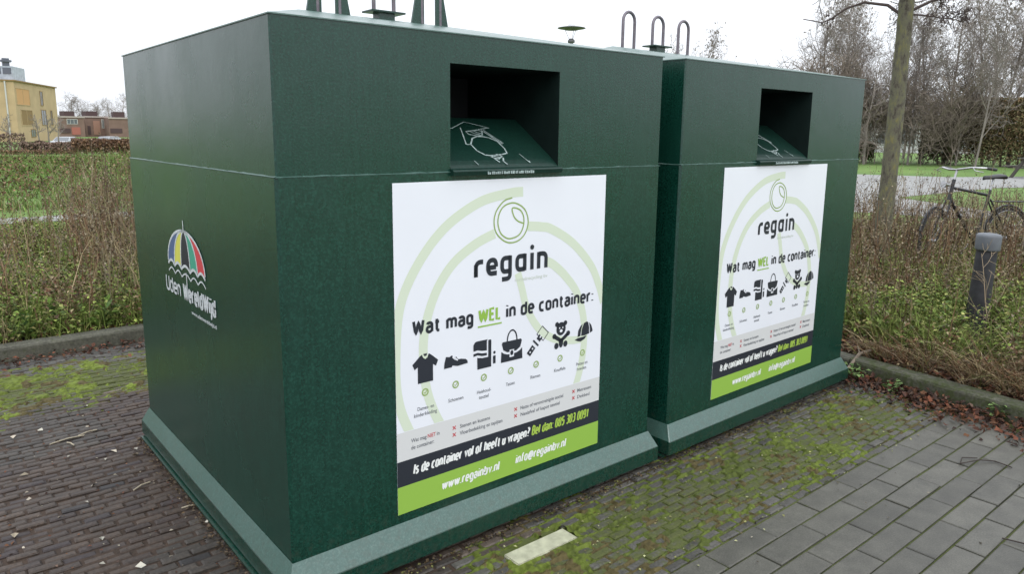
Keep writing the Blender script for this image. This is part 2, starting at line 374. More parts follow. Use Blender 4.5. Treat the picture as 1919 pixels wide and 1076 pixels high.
# moss cushions growing out of the joints
def moss_sheet(name, x0, x1, y0, y1, st, gain, seed, bright=1.0):
    x, y = np.meshgrid(np.arange(x0, x1, st), np.arange(y0, y1, st), indexing='ij')
    k = np.floor((SLAB_Y+BY*NR-y)/BY); v = (SLAB_Y+BY*NR-y)/BY-k
    u = (x-np.where(k % 2 == 1, BX/2, 0))/BX; u = u-np.floor(u)
    d = np.minimum(np.minimum(v, 1-v)*BY, np.minimum(u, 1-u)*BX)      # distance to a joint
    prox = np.clip(1-d/.014, 0, 1)
    am = moss_amount(x, y)
    nz = .5*fbm(x, y, .16, seed, 4)+.5*fbm(x, y, .06, seed+2, 4); fi = fbm(x, y, .02, seed+9, 3)
    h = -.014+prox*.014*np.clip(am*1.5, 0, 1)+(nz-.44)*.085*gain*np.clip(am*1.2, 0, 1)+(fi-.5)*.010
    V = np.column_stack([x.ravel(), y.ravel(), np.clip(h, -.03, .011).ravel()])
    a, b = x.shape; i = np.arange(a*b).reshape(a, b)
    F = np.column_stack([i[:-1, :-1].ravel(), i[1:, :-1].ravel(), i[1:, 1:].ravel(), i[:-1, 1:].ravel()])
    hv = V[:, 2][F].max(1); ok = (hv > -.009) & in_bay(V[F[:, 0], 0], V[F[:, 0], 1]-.0)
    ok &= ~((np.abs(V[F[:, 0], 0]-.912) < .165) & (np.abs(V[F[:, 0], 1]+.237) < .055))
    F = F[ok]; us, inv = np.unique(F, return_inverse=True); F = inv.reshape(F.shape); V = V[us]
    t = fbm(V[:, 0], V[:, 1], .35, seed+3)[:, None]; f2 = vnoise(V[:, 0], V[:, 1], .012, seed+5)[:, None]
    c = np.array([.040, .050, .012])*(1-t)+np.array([.115, .150, .018])*t; c = c*(.55+.9*f2)*bright
    brown = (fbm(V[:, 0], V[:, 1], .10, seed+8) > .56)[:, None]; c = np.where(brown, np.array([.075, .060, .022])*(.6+.8*f2), c)
    o = np_obj(name, V, F, M['plant'], np.column_stack([c, np.ones(len(c))]), smooth=False)
    return tag(o, 'yellow-green moss growing out of the brick joints', 'moss', kind='stuff')
moss_sheet('moss', .2, 4.2, SLAB_Y+.005, .03, .0058, 1.0, 21)
moss_sheet('moss', -1.6, .75, 2.2, 3.82, .009, 1.7, 44, 1.35)

# kerbs
def kerb(name, path, wd=.12, ht=.105):
    mb = MB(); cols = []
    for (ax, ay), (bx, by) in zip(path[:-1], path[1:]):
        L_ = math.hypot(bx-ax, by-ay); d = Vector(((bx-ax)/L_, (by-ay)/L_, 0)); nrm = Vector((-d.y, d.x, 0))
        nrm = nrm if True else -nrm
        k = max(1, round(L_/1.0)); st = L_/k
        for i in range(k):
            s0 = i*st+.004; s1 = (i+1)*st-.004; dz = rnd.uniform(-.004, .004)
            prof = [(0, -.06), (0, ht-.022+dz), (.006, ht-.008+dz), (.022, ht+dz), (wd-.006, ht+dz), (wd, ht-.008+dz), (wd, -.06)]
            segs = 9
            V = []
            for j in range(segs):
                s = s0+(s1-s0)*j/(segs-1); p = Vector((ax, ay, 0))+d*s
                for (o_, z_) in prof:
                    q = p+nrm*(o_+rnd.uniform(-.0015, .0015)); V.append((q.x, q.y, z_+rnd.uniform(-.0015, .0015)))
            n = len(prof)
            F = [(j*n+m, j*n+m+1, (j+1)*n+m+1, (j+1)*n+m) for j in range(segs-1) for m in range(n-1)]
            F += [tuple(range(n)), tuple(range((segs-1)*n, segs*n))[::-1]]
            g = rnd.uniform(.85, 1.15)
            cols += [(.085*g, .083*g, .062*g, .50+rnd.uniform(-.08, .08))]*len(V)
            mb.mesh(V, F)
    me = bpy.data.meshes.new(name); me.from_pydata(mb.v, [], mb.f)
    at = me.color_attributes.new('tint', 'FLOAT_COLOR', 'POINT'); at.data.foreach_set('color', np.array(cols, dtype=np.float32).ravel())
    me.materials.append(M['kerb'])
    o = link(bpy.data.objects.new(name, me)); return tag(o, kind='structure')
kerb('kerb', KERB[:3])
kerb('kerb', KERB[2:])

# ================================================================== GROUND BEYOND THE KERB
mb = MB()
def zg(y): return .045-.95*min(max((y-48)/24, 0), 1)      # the field falls away gently to the north
for xa, xb in ((-400, 4.6), (4.6, 700)):
    ys_ = [3.97 if xa < 0 else -400, 48, 54, 60, 66, 72, 900]
    for ya, yb in zip(ys_[:-1], ys_[1:]): mb.poly([(xa, ya, zg(ya)), (xb, ya, zg(ya)), (xb, yb, zg(yb)), (xa, yb, zg(yb))])
mb.poly([(3.2, -400, .045), (4.6, -400, .045), (4.6, 3.99, .045), (4.12, .1, .045), (3.98, -1.02, .045), (3.46, -5.1, .045)])
tag(mb.build('ground', M['lawn']), kind='structure')
# near planting soil, gently uneven
def soil(name, x0, x1, y0, y1, st, cond):
    x, y = np.meshgrid(np.arange(x0, x1, st), np.arange(y0, y1, st), indexing='ij')
    z = .075+.05*(fbm(x, y, .8, 31)-.5)+.03*(fbm(x, y, .12, 37)-.5)
    a, b = x.shape; i = np.arange(a*b).reshape(a, b)
    V = np.column_stack([x.ravel(), y.ravel(), z.ravel()])
    F = np.column_stack([i[:-1, :-1].ravel(), i[1:, :-1].ravel(), i[1:, 1:].ravel(), i[:-1, 1:].ravel()])
    ok = cond(V[F[:, 0], 0], V[F[:, 0], 1]); F = F[ok]; us, inv = np.unique(F, return_inverse=True); F = inv.reshape(F.shape)
    return tag(np_obj(name, V[us], F, M['soil'], smooth=True), kind='structure')
def in_bed(x, y): return (x > kerb_x(y)+.10) | (y > kerb_y(x)+.10)
soil('soil', -4, 5.0, 3.8, 9.5, .06, in_bed)
soil('soil', 3.2, 12.5, -5, 3.85, .06, in_bed)

# concrete path, road (seen between the stems)
def strip(name, pts, z, m):
    mb = MB(); mb.poly([(p[0], p[1], z) for p in pts]); return tag(mb.build(name, m), kind='structure')
strip('path', [(-8, 11.9), (2.6, 12.3), (5.5, 12.9), (5.5, 13.9), (2.4, 13.2), (-8, 12.9)], .052, M['road'])
strip('road', [(14.2, 5.8), (14.9, 3.3), (16.5, 2.6), (19, 6.2), (25.6, 6.0), (27.5, 5.2), (80, -8), (84, -5), (36, 7.2), (31, 9.3), (29, 13.5), (22, 16), (16, 10)], .053, M['road'])
strip('path', [(13.2, 2.6), (12.2, .2), (17.6, -1.2), (17.6, 1.6)], .056, M['road'])

# ================================================================== CONTAINERS
W_, D_, H_ = 1.811, 1.810, 1.950
ZS, ZB, ZO, ZBOT = 1.470, .176, .104, .032
OX0, OX1, OZ0, OZ1 = .648, 1.177, 1.480, 1.850
def make_container():
    g = M['green']
    root = empty('clothing_container')
    # lower body, 5 mm proud of the upper one, its rim is the welded ledge
    p = .004; c = .010
    def ring(x0, y0, x1, y1, c):   # chamfered rectangle
        return [(x0+c, y0), (x1-c, y0), (x1, y0+c), (x1, y1-c), (x1-c, y1), (x0+c, y1), (x0, y1-c), (x0, y0+c)]
    def loft(mb, rings):
        for (ra, za), (rb, zb) in zip(rings[:-1], rings[1:]):
            n = len(ra)
            for k in range(n):
                j = (k+1) % n; mb.poly([(*ra[k], za), (*ra[j], za), (*rb[j], zb), (*rb[k], zb)])
    mb = MB(); ro = ring(-p, -p, W_+p, D_+p, c); ri = ring(.0, .0, W_, D_, .006)
    loft(mb, [(ro, ZB-.01), (ro, ZS-.003)])
    mb.build('lower_body', g, root)
    mb = MB()      # slightly uneven weld bead round the joint
    cs = [(-p, -p), (W_+p, -p), (W_+p, D_+p), (-p, D_+p)]; pr_ = None
    for k in range(4):
        (xa, ya), (xb, yb) = cs[k], cs[(k+1) % 4]; nx, ny = (yb-ya), -(xb-xa); nl = math.hypot(nx, ny); nx /= nl; ny /= nl; m_ = 46; q0 = None
        for i in range(m_+1):
            x_ = xa+(xb-xa)*i/m_; y_ = ya+(yb-ya)*i/m_; o_ = .0006+.0016*rnd.random(); h_ = .0022+.0022*rnd.random()
            if rnd.random() < .12: o_ += .0012; h_ += .0012
            q1 = [(x_+nx*o_*.2, y_+ny*o_*.2, ZS-.003-h_*.5), (x_+nx*o_, y_+ny*o_, ZS-.003+h_*.3), (x_-nx*.005, y_-ny*.005, ZS-.002+h_)]
            if q0:
                for a_ in range(2): mb.poly([q0[a_], q1[a_], q1[a_+1], q0[a_+1]])
            q0 = q1
    mb.build('weld_ledge', M['green_skylit'], root)
    # upper body with the opening cut out of its front
    mb = MB(); cc = .006; z0, z1 = ZS, H_
    r = ring(0, 0, W_, D_, cc)
    for k in range(1, 8):
        j = (k+1) % 8; mb.poly([(*r[k], z0), (*r[j], z0), (*r[j], z1), (*r[k], z1)])
    xs = [cc, OX0, OX1, W_-cc]; zs = [z0, OZ0, OZ1, z1]
    for i in range(3):
        for j in range(3):
            if i == 1 and j == 1: continue
            mb.poly([(xs[i], 0, zs[j]), (xs[i+1], 0, zs[j]), (xs[i+1], 0, zs[j+1]), (xs[i], 0, zs[j+1])])
    mb.build('upper_body', g, root)
    # hipped roof
    mb = MB(); e = .004; zr = 2.118
    A = [(-e, -e, H_), (W_+e, -e, H_), (W_+e, D_+e, H_), (-e, D_+e, H_)]
    B = [(x, y, H_+.004) for x, y, z in A]
    R1, R2 = (.50, D_/2, zr), (W_-.50, D_/2, zr)
    for k in range(4): mb.poly([A[k], A[(k+1) % 4], B[(k+1) % 4], B[k]])
    mb.poly([B[0], B[1], R2, R1]); mb.poly([B[1], B[2], R2]); mb.poly([B[2], B[3], R1, R2]); mb.poly([B[3], B[0], R1]); mb.poly(A[::-1])
    mb.build('roof', M['green_skylit'], root)
    # sloping foot skirt
    sx, sy = .036, .045
    mb = MB(); b0 = ring(-p, -p, W_+p, D_+p, .003); b1 = ring(-sx-p, -sy-p, W_+sx, D_+sy, .002)
    e1 = ring(-sx, -sy, W_+sx, D_+sy, .004)
    loft(mb, [(e1, ZBOT), (ring(-sx-.002, -sy-.002, W_+sx+.002, D_+sy+.002, .004), ZBOT+.003), (ring(-sx-.002, -sy-.002, W_+sx+.002, D_+sy+.002, .004), ZO-.003), (e1, ZO)])
    mb.poly([(*q, ZBOT) for q in ring(-sx, -sy, W_+sx, D_+sy, .004)[::-1]])
    mb.build('skirt', g, root)
    mb = MB(); loft(mb, [(e1, ZO), (ring(-p-.001, -p-.001, W_+p+.001, D_+p+.001, .002), ZB)]); mb.build('skirt_slope', M['green_skylit'], root)
    mb = MB(); mb.box((-.052, -.02, .018), (-.030, D_+.02, .024)); mb.build('bottom_rail', g, root)
    for fx in (.22, W_-.22):
        for fy in (.12, D_-.2):
            mb = MB(); mb.box((fx-.05, fy-.1, -.004), (fx+.05, fy+.1, .034), .004); mb.build('foot', M['steel'], root)
    # the recess behind the opening
    mb = MB(); d = .62; t = .0
    mb.poly([(OX0, 0, OZ0), (OX0, 0, OZ1), (OX0, d, OZ1), (OX0, d, OZ0)]); mb.poly([(OX1, 0, OZ0), (OX1, d, OZ0), (OX1, d, OZ1), (OX1, 0, OZ1)])
    mb.poly([(OX0, 0, OZ1), (OX1, 0, OZ1), (OX1, d, OZ1), (OX0, d, OZ1)])
    mb.build('chute_wall', M['chute'], root)
    mb = MB(); mb.poly([(OX0, d-.001, OZ0), (OX1, d-.001, OZ0), (OX1, d-.001, OZ1), (OX0, d-.001, OZ1)]); mb.build('chute_back', M['inside'], root)
    mb = MB()
    zf = lambda y: 1.487+.66*y
    xa, xb = OX0+.003, OX1-.003
    prof = [(-.022, 1.455), (-.026, 1.470), (-.020, 1.476), (0, 1.480), (.012, 1.492), (.03, zf(.03)), (.27, zf(.27)), (.33, zf(.27)+.004), (.60, 1.60)]
    for (ya, za), (yb, zb) in zip(prof[:-1], prof[1:]):
        ex = .006 if yb <= 0 else 0
        mb.poly([(xa-ex, ya, za), (xb+ex, ya, za), (xb+ex, yb, zb), (xa-ex, yb, zb)])
    for xx in (xa-.006, xb+.006): mb.poly([(xx, -.0, 1.455), (xx, -.022, 1.455), (xx, -.026, 1.470), (xx, -.02, 1.476), (xx, 0, 1.480)])
    flap = mb.build('chute_flap', M['flap'], root)
    # white line drawing of a hand with a tied bag, lettering under it
    mb = MB()
    off = .0015; nrm = Vector((0, -.66, 1)).normalized()
    def fp(x, y): return Vector((OX0+x, y, zf(y)))+nrm*off
    def stroke(pts, wd, closed=False):
        P = [fp(*q) for q in pts]
        if closed: P.append(P[0])
        for a_, b_ in zip(P[:-1], P[1:]):
            dd = (b_-a_).normalized(); s_ = dd.cross(nrm)*wd/2; ex = dd*wd*.3
            mb.poly([a_-ex-s_, b_+ex-s_, b_+ex+s_, a_-ex+s_])
    W1 = .006
    stroke([(.03, .195), (.152, .208), (.239, .248), (.338, .212), (.277, .203)], .004)
    stroke([(.08, .205), (.152, .208)], .005)
    stroke([(.195, .212), (.155, .117), (.176, .114)], .005)
    stroke([(.206, .191), (.208, .174), (.242, .164), (.271, .168), (.287, .192), (.268, .199), (.215, .191)], .005, True)
    stroke([(.225, .19), (.24, .178), (.26, .172)], .004)
    stroke([(.245, .195), (.258, .183), (.275, .178)], .004)
    stroke([(.239, .161), (.208, .15), (.176, .116), (.179, .08), (.201, .057), (.227, .053), (.284, .059), (.315, .065), (.323, .092), (.319, .133), (.293, .154), (.263, .161)], W1, True)
    stroke([(.289, .196), (.333, .119)], .005); stroke([(.299, .198), (.341, .122)], .004)
    stroke([(.222, .047), (.261, .059), (.277, .049), (.250, .035), (.229, .040)], .006, True)
    stroke([(.235, .050), (.265, .042)], .006)
    stroke([(.275, .039), (.262, .022), (.268, .006)], .006); stroke([(.229, .04), (.240, .018)], .006)
    stroke([(.127, .026), (.131, .006)], .003); stroke([(.374, .060), (.386, .016)], .003); stroke([(.388, .012), (.39, .02)], .006)
    mb.build('pictogram', M['pic_white'], flap)
    mb = MB()
    x = .150
    while x < .372:
        wl = rnd.choice([.004, .006, .007, .009]); hh = rnd.uniform(.007, .0115)
        mb.box((OX0+x, -.0285, 1.4575), (OX0+x+wl, -.0262, 1.4575+hh)); x += wl+rnd.choice([.0025, .003, .003, .006])
    mb.build('caption', M['pic_white'], flap)
    return root

# ---- flat print helpers: everything is laid on a vertical plane by (u, v) metres
def sheet_xy(mode, u, v, off):
    return (u, -off, v) if mode == 'front' else (-off, -u, v)
class Print:
    def __init__(s, parent, mode): s.p = parent; s.m = mode
    def polys(s, name, polys, mt, off, parent=None):
        mb = MB()
        for q in polys: mb.poly([sheet_xy(s.m, a, b, off) for a, b in q])
        return mb.build(name, mt, parent or s.p)
    def stroke_polys(s, pts, wd, closed=False, clip=None):
        pts = [np.array(p, float) for p in pts]
        if closed: pts = pts+[pts[0], pts[1]]
        res = []; prev = None
        for i in range(len(pts)):
            a_ = pts[max(i-1, 0)]; b_ = pts[min(i+1, len(pts)-1)]
            if closed and i in (0, len(pts)-1): continue
            d = b_-a_; d = d/(np.hypot(*d)+1e-9); n = np.array([-d[1], d[0]])*wd/2
            cur = (pts[i]+n, pts[i]-n)
            if prev is not None: res.append([prev[1], cur[1], cur[0], prev[0]])
            prev = cur
        if closed and len(res):
            i = 1; res.append([res[-1][1], res[0][0], res[0][3], res[-1][2]])
        if clip: res = [[(min(max(x, clip[0]), clip[2]), min(max(y, clip[1]), clip[3])) for x, y in q] for q in res]
        return res
def smooth_curve(P, n=10):
    P = [np.array(p, float) for p in P]; Q = []
    for i in range(len(P)-1):
        p0 = P[max(i-1, 0)]; p1 = P[i]; p2 = P[i+1]; p3 = P[min(i+2, len(P)-1)]
        for t in np.arange(0, 1, 1/n):
            Q.append(.5*((2*p1)+(-p0+p2)*t+(2*p0-5*p1+4*p2-p3)*t*t+(-p0+3*p1-3*p2+p3)*t**3))
    Q.append(P[-1]); return Q
def circle(cx, cy, r, n=20, ry=None):
    ry = ry or r; return [(cx+r*math.cos(2*math.pi*k/n), cy+ry*math.sin(2*math.pi*k/n)) for k in range(n)]
_dg = None
def text_geo(body, bold=.0, shear=0, spacing=1.0):
    cu = bpy.data.curves.new('lettering', 'FONT'); cu.body = body; cu.offset = bold; cu.shear = shear; cu.space_character = spacing; cu.resolution_u = 4
    ob = bpy.data.objects.new('lettering', cu); sc.collection.objects.link(ob)
    bpy.context.view_layer.update()
    dg = bpy.context.evaluated_depsgraph_get(); me = bpy.data.meshes.new_from_object(ob.evaluated_get(dg))
    V = np.array([v.co[:2] for v in me.vertices]); F = [list(p.vertices) for p in me.polygons]
    bpy.data.objects.remove(ob); bpy.data.curves.remove(cu); bpy.data.meshes.remove(me)
    return V, F
def put_text(mb, body, x0, x1, zb, capz, mode, off, bold=.02, shear=0, spacing=1.0, ref='H'):
    """baseline zb, cap/ref height reaches capz, squeezed to x0..x1"""
    V, F = text_geo(body, bold, shear, spacing); Vr, _ = text_geo(ref, bold)
    sz = (capz-zb)/(Vr[:, 1].max()-0); sx = (x1-x0)/(V[:, 0].max()-V[:, 0].min())
    X = x0+(V[:, 0]-V[:, 0].min())*sx; Z = zb+V[:, 1]*sz
    mb.mesh([sheet_xy(mode, a_, b_, off) for a_, b_ in zip(X, Z)], F)


# ---- a condensed rounded stroke alphabet (x-height 1, capitals 1.42)
def _rr(x0, y0, x1, y1, r=.24):
    r = min(r, (x1-x0)/2, (y1-y0)/2); P = []
    for cx, cy, a0 in ((x1-r, y0+r, -90), (x1-r, y1-r, 0), (x0+r, y1-r, 90), (x0+r, y0+r, 180)):
        P += [(cx+r*math.cos(R(a0+k*22.5)), cy+r*math.sin(R(a0+k*22.5))) for k in range(5)]
    return P+[P[0]]
_C = 1.42
GL = {
 'a': (.5, [[(.04, .84), (.1, .96), (.24, 1), (.4, .96), (.5, .8), (.5, .6), (.5, 0)], [(.5, .57), (.2, .57), (.05, .48), (0, .3), (.05, .09), (.2, 0), (.36, .04), (.5, .2)]]),
 'b': (.5, [[(0, 0), (0, _C)], _rr(0, 0, .5, 1)]), 'c': (.44, [[(.44, .97), (.3, 1), (.12, .95), (0, .75), (0, .25), (.12, .05), (.3, 0), (.44, .03)]]),
 'd': (.5, [[(.5, 0), (.5, _C)], _rr(0, 0, .5, 1)]), 'e': (.5, [[(.02, .52), (.5, .52), (.5, .78), (.4, .95), (.25, 1), (.1, .95), (0, .76), (0, .24), (.1, .05), (.26, 0), (.46, .04)]]),
 'f': (.34, [[(.36, _C-.02), (.22, _C), (.12, _C-.12), (.1, 1.2), (.1, 0)], [(-.04, .97), (.32, .97)]]),
 'g': (.5, [_rr(0, .05, .5, 1), [(.5, 1), (.5, -.12), (.42, -.32), (.24, -.38), (.03, -.35)]]), 'h': (.5, [[(0, 0), (0, _C)], [(0, .78), (.1, .95), (.27, 1), (.42, .94), (.5, .75), (.5, 0)]]),
 'i': (.0, [[(0, 0), (0, 1)], [(-.01, 1.28), (.01, 1.40)]]), 'j': (.05, [[(.05, 1), (.05, -.2), (-.02, -.36), (-.15, -.38)], [(.05, 1.28), (.05, 1.40)]]),
 'l': (.08, [[(0, _C), (0, .12), (.12, 0)]]), 'm': (.86, [[(0, 0), (0, 1)], [(0, .8), (.1, .96), (.23, 1), (.37, .94), (.43, .75), (.43, 0)], [(.43, .8), (.53, .96), (.66, 1), (.8, .94), (.86, .75), (.86, 0)]]),
 'n': (.5, [[(0, 0), (0, 1)], [(0, .78), (.1, .95), (.27, 1), (.42, .94), (.5, .75), (.5, 0)]]), 'o': (.5, [_rr(0, 0, .5, 1)]),
 'r': (.32, [[(0, 0), (0, 1)], [(0, .72), (.08, .92), (.2, 1), (.34, .98)]]), 's': (.42, [[(.4, .95), (.22, 1), (.05, .92), (.02, .74), (.12, .58), (.32, .46), (.42, .28), (.38, .08), (.2, 0), (.0, .05)]]),
 't': (.34, [[(.12, 1.3), (.12, .2), (.2, .02), (.36, .02)], [(-.04, .97), (.34, .97)]]), 'u': (.5, [[(0, 1), (0, .25), (.08, .06), (.23, 0), (.4, .05), (.5, .22)], [(.5, 1), (.5, 0)]]),
 'v': (.52, [[(0, 1), (.26, 0), (.52, 1)]]), 'w': (.82, [[(0, 1), (.2, 0), (.41, .95), (.62, 0), (.82, 1)]]),
 'W': (.92, [[(0, _C), (.22, 0), (.46, _C-.1), (.70, 0), (.92, _C)]]), 'E': (.44, [[(.46, _C), (0, _C), (0, 0), (.46, 0)], [(0, .74), (.4, .74)]]), 'L': (.4, [[(0, _C), (0, 0), (.42, 0)]]),
 'I': (.0, [[(0, 0), (0, _C)]]), 'B': (.52, [[(0, 0), (0, _C), (.3, _C), (.46, _C-.1), (.49, 1.08), (.44, .84), (.3, .76), (0, .76)], [(.3, .76), (.48, .66), (.53, .4), (.48, .1), (.32, 0), (0, 0)]]),
 'U': (.56, [[(0, _C), (0, .28), (.1, .06), (.28, 0), (.46, .06), (.56, .28), (.56, _C)]]), '0': (.5, [_rr(0, 0, .5, _C)]), '1': (.3, [[(0, 1.18), (.24, _C), (.24, 0)]]),
 '3': (.48, [[(.02, _C), (.3, _C), (.46, 1.3), (.48, 1.05), (.4, .8), (.16, .75)], [(.4, .75), (.5, .55), (.5, .25), (.4, .04), (.2, 0), (0, .03)]]), '5': (.48, [[(.45, _C), (.04, _C), (.02, .82), (.3, .86), (.46, .74), (.5, .45), (.44, .1), (.25, 0), (0, .04)]]),
 '8': (.5, [_rr(.02, .76, .48, _C), _rr(0, 0, .5, .76)]), '9': (.5, [_rr(0, .6, .5, _C), [(.5, 1.1), (.5, .4), (.42, .08), (.2, 0), (.05, .02)]]),
 ':': (.0, [[(0, .02), (0, .14)], [(0, .82), (0, .94)]]), '.': (.0, [[(0, 0), (0, .12)]]), '?': (.42, [[(0, 1.38), (.2, _C), (.38, 1.36), (.44, 1.15), (.38, .92), (.22, .75), (.2, .45)], [(.2, .02), (.2, .14)]]),
 '@': (.95, [[(.66, .85), (.5, .92), (.34, .8), (.3, .45), (.38, .25), (.52, .28), (.64, .5), (.68, .85), (.66, .4), (.72, .26), (.86, .35), (.94, .62), (.86, 1.05), (.6, 1.22), (.3, 1.15), (.08, .9), (.0, .5), (.1, .05), (.35, -.15), (.7, -.08)]]),
 ' ': (.12, []),
}
def put_strokes(mb, body, x0, x1, zb, xh, mode, off, wd, shear=0, gap=.36):
    """stroke lettering: baseline zb, x-height xh, squeezed to x0..x1, stroke width wd"""
    pr = Print(None, mode); x = 0; L_ = []
    for ch in body:
        adv, st = GL[ch]
        for p_ in st: L_.append([(x+a_, b_) for a_, b_ in p_])
        x += adv+gap
    x -= gap; sx = (x1-x0-wd)/x
    jit = 0
    for p_ in L_:
        q = [(x0+wd/2+a_*sx+shear*b_*xh, zb+b_*xh) for a_, b_ in p_]
        if len(q) > 4: q = smooth_curve(q, 3)
        for poly in pr.stroke_polys(q, wd):
            jit += 1; mb.poly([sheet_xy(mode, a_, b_, off+(jit % 5)*.00006) for a_, b_ in poly])

def make_poster(root):
    PW, PH = 1.052, 1.225
    mb = MB(); mb.box((0, -.0012, 0), (PW, 0.0, PH))
    ps = mb.build('poster', M['poster'], root, loc=(.403, -.0054, .212))
    pr = Print(ps, 'front'); o1, o2, o3, o4 = .0016, .0020, .0024, .0028
    # pale watermark: the emblem's spiral, enlarged
    wd = .038; cl = (.0, .32, PW, PH)
    sw = []
    sw += pr.stroke_polys(smooth_curve([(.585, 1.172), (.52, 1.169), (.386, 1.146), (.258, 1.086), (.167, 1.015), (.089, .921), (.036, .827), (.012, .74), (.002, .62), (.002, .5), (.02, .40), (.06, .30)]), wd, clip=cl)
    sw += pr.stroke_polys(smooth_curve([(.445, 1.018), (.354, .985), (.258, .927), (.19, .85), (.145, .76), (.12, .66), (.118, .56), (.13, .46), (.16, .37), (.195, .30)]), wd, clip=cl)
    sw += pr.stroke_polys(smooth_curve([(.612, 1.034), (.68, 1.027), (.742, 1.012), (.863, .944), (.975, .837), (1.03, .74), (1.06, .66)]), wd, clip=cl)
    sw += pr.stroke_polys(smooth_curve([(.715, .883), (.76, .86), (.827, .805), (.895, .725), (.938, .613), (.946, .5), (.93, .39), (.90, .30)]), wd, clip=cl)
    sw += pr.stroke_polys(smooth_curve([(.563, .85), (.586, .782), (.606, .717), (.644, .647), (.70, .585), (.78, .54), (.87, .52), (.94, .515)]), wd*.9, clip=cl)
    pr.polys('watermark', sw, M['print_pale'], o1)
    # emblem
    lg = pr.stroke_polys(smooth_curve([(.530, 1.151), (.495, 1.143), (.469, 1.124), (.449, 1.098), (.441, 1.062), (.452, 1.02), (.488, .987), (.527, .975), (.569, .983), (.600, 1.010), (.613, 1.052), (.600, 1.094), (.570, 1.120), (.531, 1.131), (.489, 1.120), (.466, 1.092), (.460, 1.056), (.473, 1.018), (.500, .997), (.527, .992), (.566, 1.003), (.587, 1.033), (.590, 1.068), (.577, 1.095), (.556, 1.108), (.533, 1.111), (.531, 1.098), (.542, 1.074), (.562, 1.057), (.591, 1.047)], 7), .0058)
    pr.polys('emblem', lg, M['print_logo'], o2)
    # shop name in rounded strokes
    T = []; w_ = .0185
    def st(*p, c=False): T.extend(pr.stroke_polys(list(p), w_, c))
    def arc(cx, cy, rx, ry, a0, a1, n=7): return [(cx+rx*math.cos(R(a0+(a1-a0)*i/n)), cy+ry*math.sin(R(a0+(a1-a0)*i/n))) for i in range(n+1)]
    zb, zt = .864, .917
    # r
    st((.355, .857), (.355, .905)); st((.355, .857), (.355, .895), *arc(.375, .893, .020, .021, 180, 90, 5), (.389, .914))
    # e
    st(*arc(.429, .880, .022, .020, 300, 270, 2)[::-1][:0] or [(.456, .8635)], (.436, .8635), *arc(.432, .884, .019, .021, 265, 180, 5), (.413, .897), *arc(.432, .897, .019, .019, 180, 90, 5), *arc(.436, .897, .016, .019, 90, 0, 5), (.452, .888)); st((.413, .887), (.452, .887))
    # g
    st((.524, .917), (.497, .917), *arc(.497, .899, .015, .018, 90, 180, 5), (.482, .884), *arc(.497, .882, .015, .018, 180, 270, 5), (.522, .864))
    st((.522, .925), (.522, .852), *arc(.507, .850, .015, .016, 0, -90, 5), (.482, .834))
    # a (single storey)
    st((.600, .917), (.572, .917), *arc(.572, .899, .014, .018, 90, 180, 5), (.558, .884), *arc(.572, .882, .014, .018, 180, 270, 5), (.598, .864)); st((.598, .925), (.598, .857))
    # i
    st((.636, .857), (.636, .925)); T.append(circle(.636, .948, .0105, 12, .0105))
    # n
    st((.672, .857), (.672, .925)); st((.672, .917), (.694, .917), *arc(.694, .899, .018, .018, 90, 0, 5), (.712, .857))
    pr.polys('lettering', T, M['print_dark'], o3)
    mb = MB(); put_text(mb, 'textielrecycling bv', .546, .722, .817, .830, 'front', o2, .01); mb.build('lettering', M['print_faint'], ps)
    # headline
    mb = MB()
    put_strokes(mb, 'Wat mag', .071, .343, .679, .034, 'front', o3, .0114)
    put_strokes(mb, 'in de container:', .504, .995, .679, .034, 'front', o3, .0114)
    mb.build('lettering', M['print_dark'], ps)
    mb = MB(); put_strokes(mb, 'WEL', .367, .479, .680, .0315, 'front', o3, .0115, gap=.34); mb.mesh([sheet_xy('front', *q, o3) for q in [(.365, .657), (.482, .657), (.482, .663), (.365, .663)]], [(0, 1, 2, 3)]); mb.build('lettering', M['print_green'], ps)
    # pictograms
    dk = M['print_dark']
    def P2(q): return q
    pr.polys('shirt_symbol', [[(.069, .566), (.100, .592), (.110, .598), (.116, .585), (.125, .579), (.134, .585), (.140, .598), (.150, .592), (.181, .566), (.171, .545), (.158, .554), (.158, .490), (.092, .490), (.092, .554), (.079, .545)], [(.116, .600), (.121, .591), (.129, .591), (.134, .600)]], dk, o3)
    pr.polys('shoe_symbol', [[(.207, .524), (.209, .545), (.216, .569), (.232, .566), (.243, .571), (.248, .566), (.256, .560), (.264, .562), (.266, .556), (.274, .550), (.284, .550), (.306, .545), (.315, .538), (.317, .527), (.270, .524), (.246, .530), (.242, .524)]], dk, o3)
    pr.polys('shoe_symbol', [[(.244, .562), (.249, .568), (.262, .552), (.258, .549)], [(.254, .556), (.258, .561), (.272, .548), (.267, .545)]], M['poster'], o4)
    pr.polys('towel_symbol', [[(.344, .566), (.344, .592), (.350, .600), (.358, .604), (.413, .604), (.409, .598), (.409, .560), (.385, .562), (.365, .568)], [(.344, .545), (.344, .556), (.365, .558), (.385, .552), (.409, .550), (.409, .540), (.385, .541), (.365, .548)], [(.416, .600), (.426, .602), (.431, .598), (.431, .490), (.363, .490), (.362, .538), (.385, .533), (.416, .532)], circle(.447, .545, .006, 10), [(.440, .500), (.453, .500), (.453, .532), (.440, .532)]], dk, o3)
    bag = [[(.484, .570), (.488, .578), (.584, .578), (.588, .570), (.580, .545), (.560, .533), (.548, .532), (.548, .541), (.524, .541), (.524, .532), (.512, .533), (.492, .545)], [(.480, .494), (.482, .540), (.495, .530), (.512, .524), (.524, .523), (.524, .510), (.548, .510), (.548, .523), (.560, .524), (.577, .530), (.590, .540), (.592, .494)], circle(.536, .527, .008, 10, .011)]
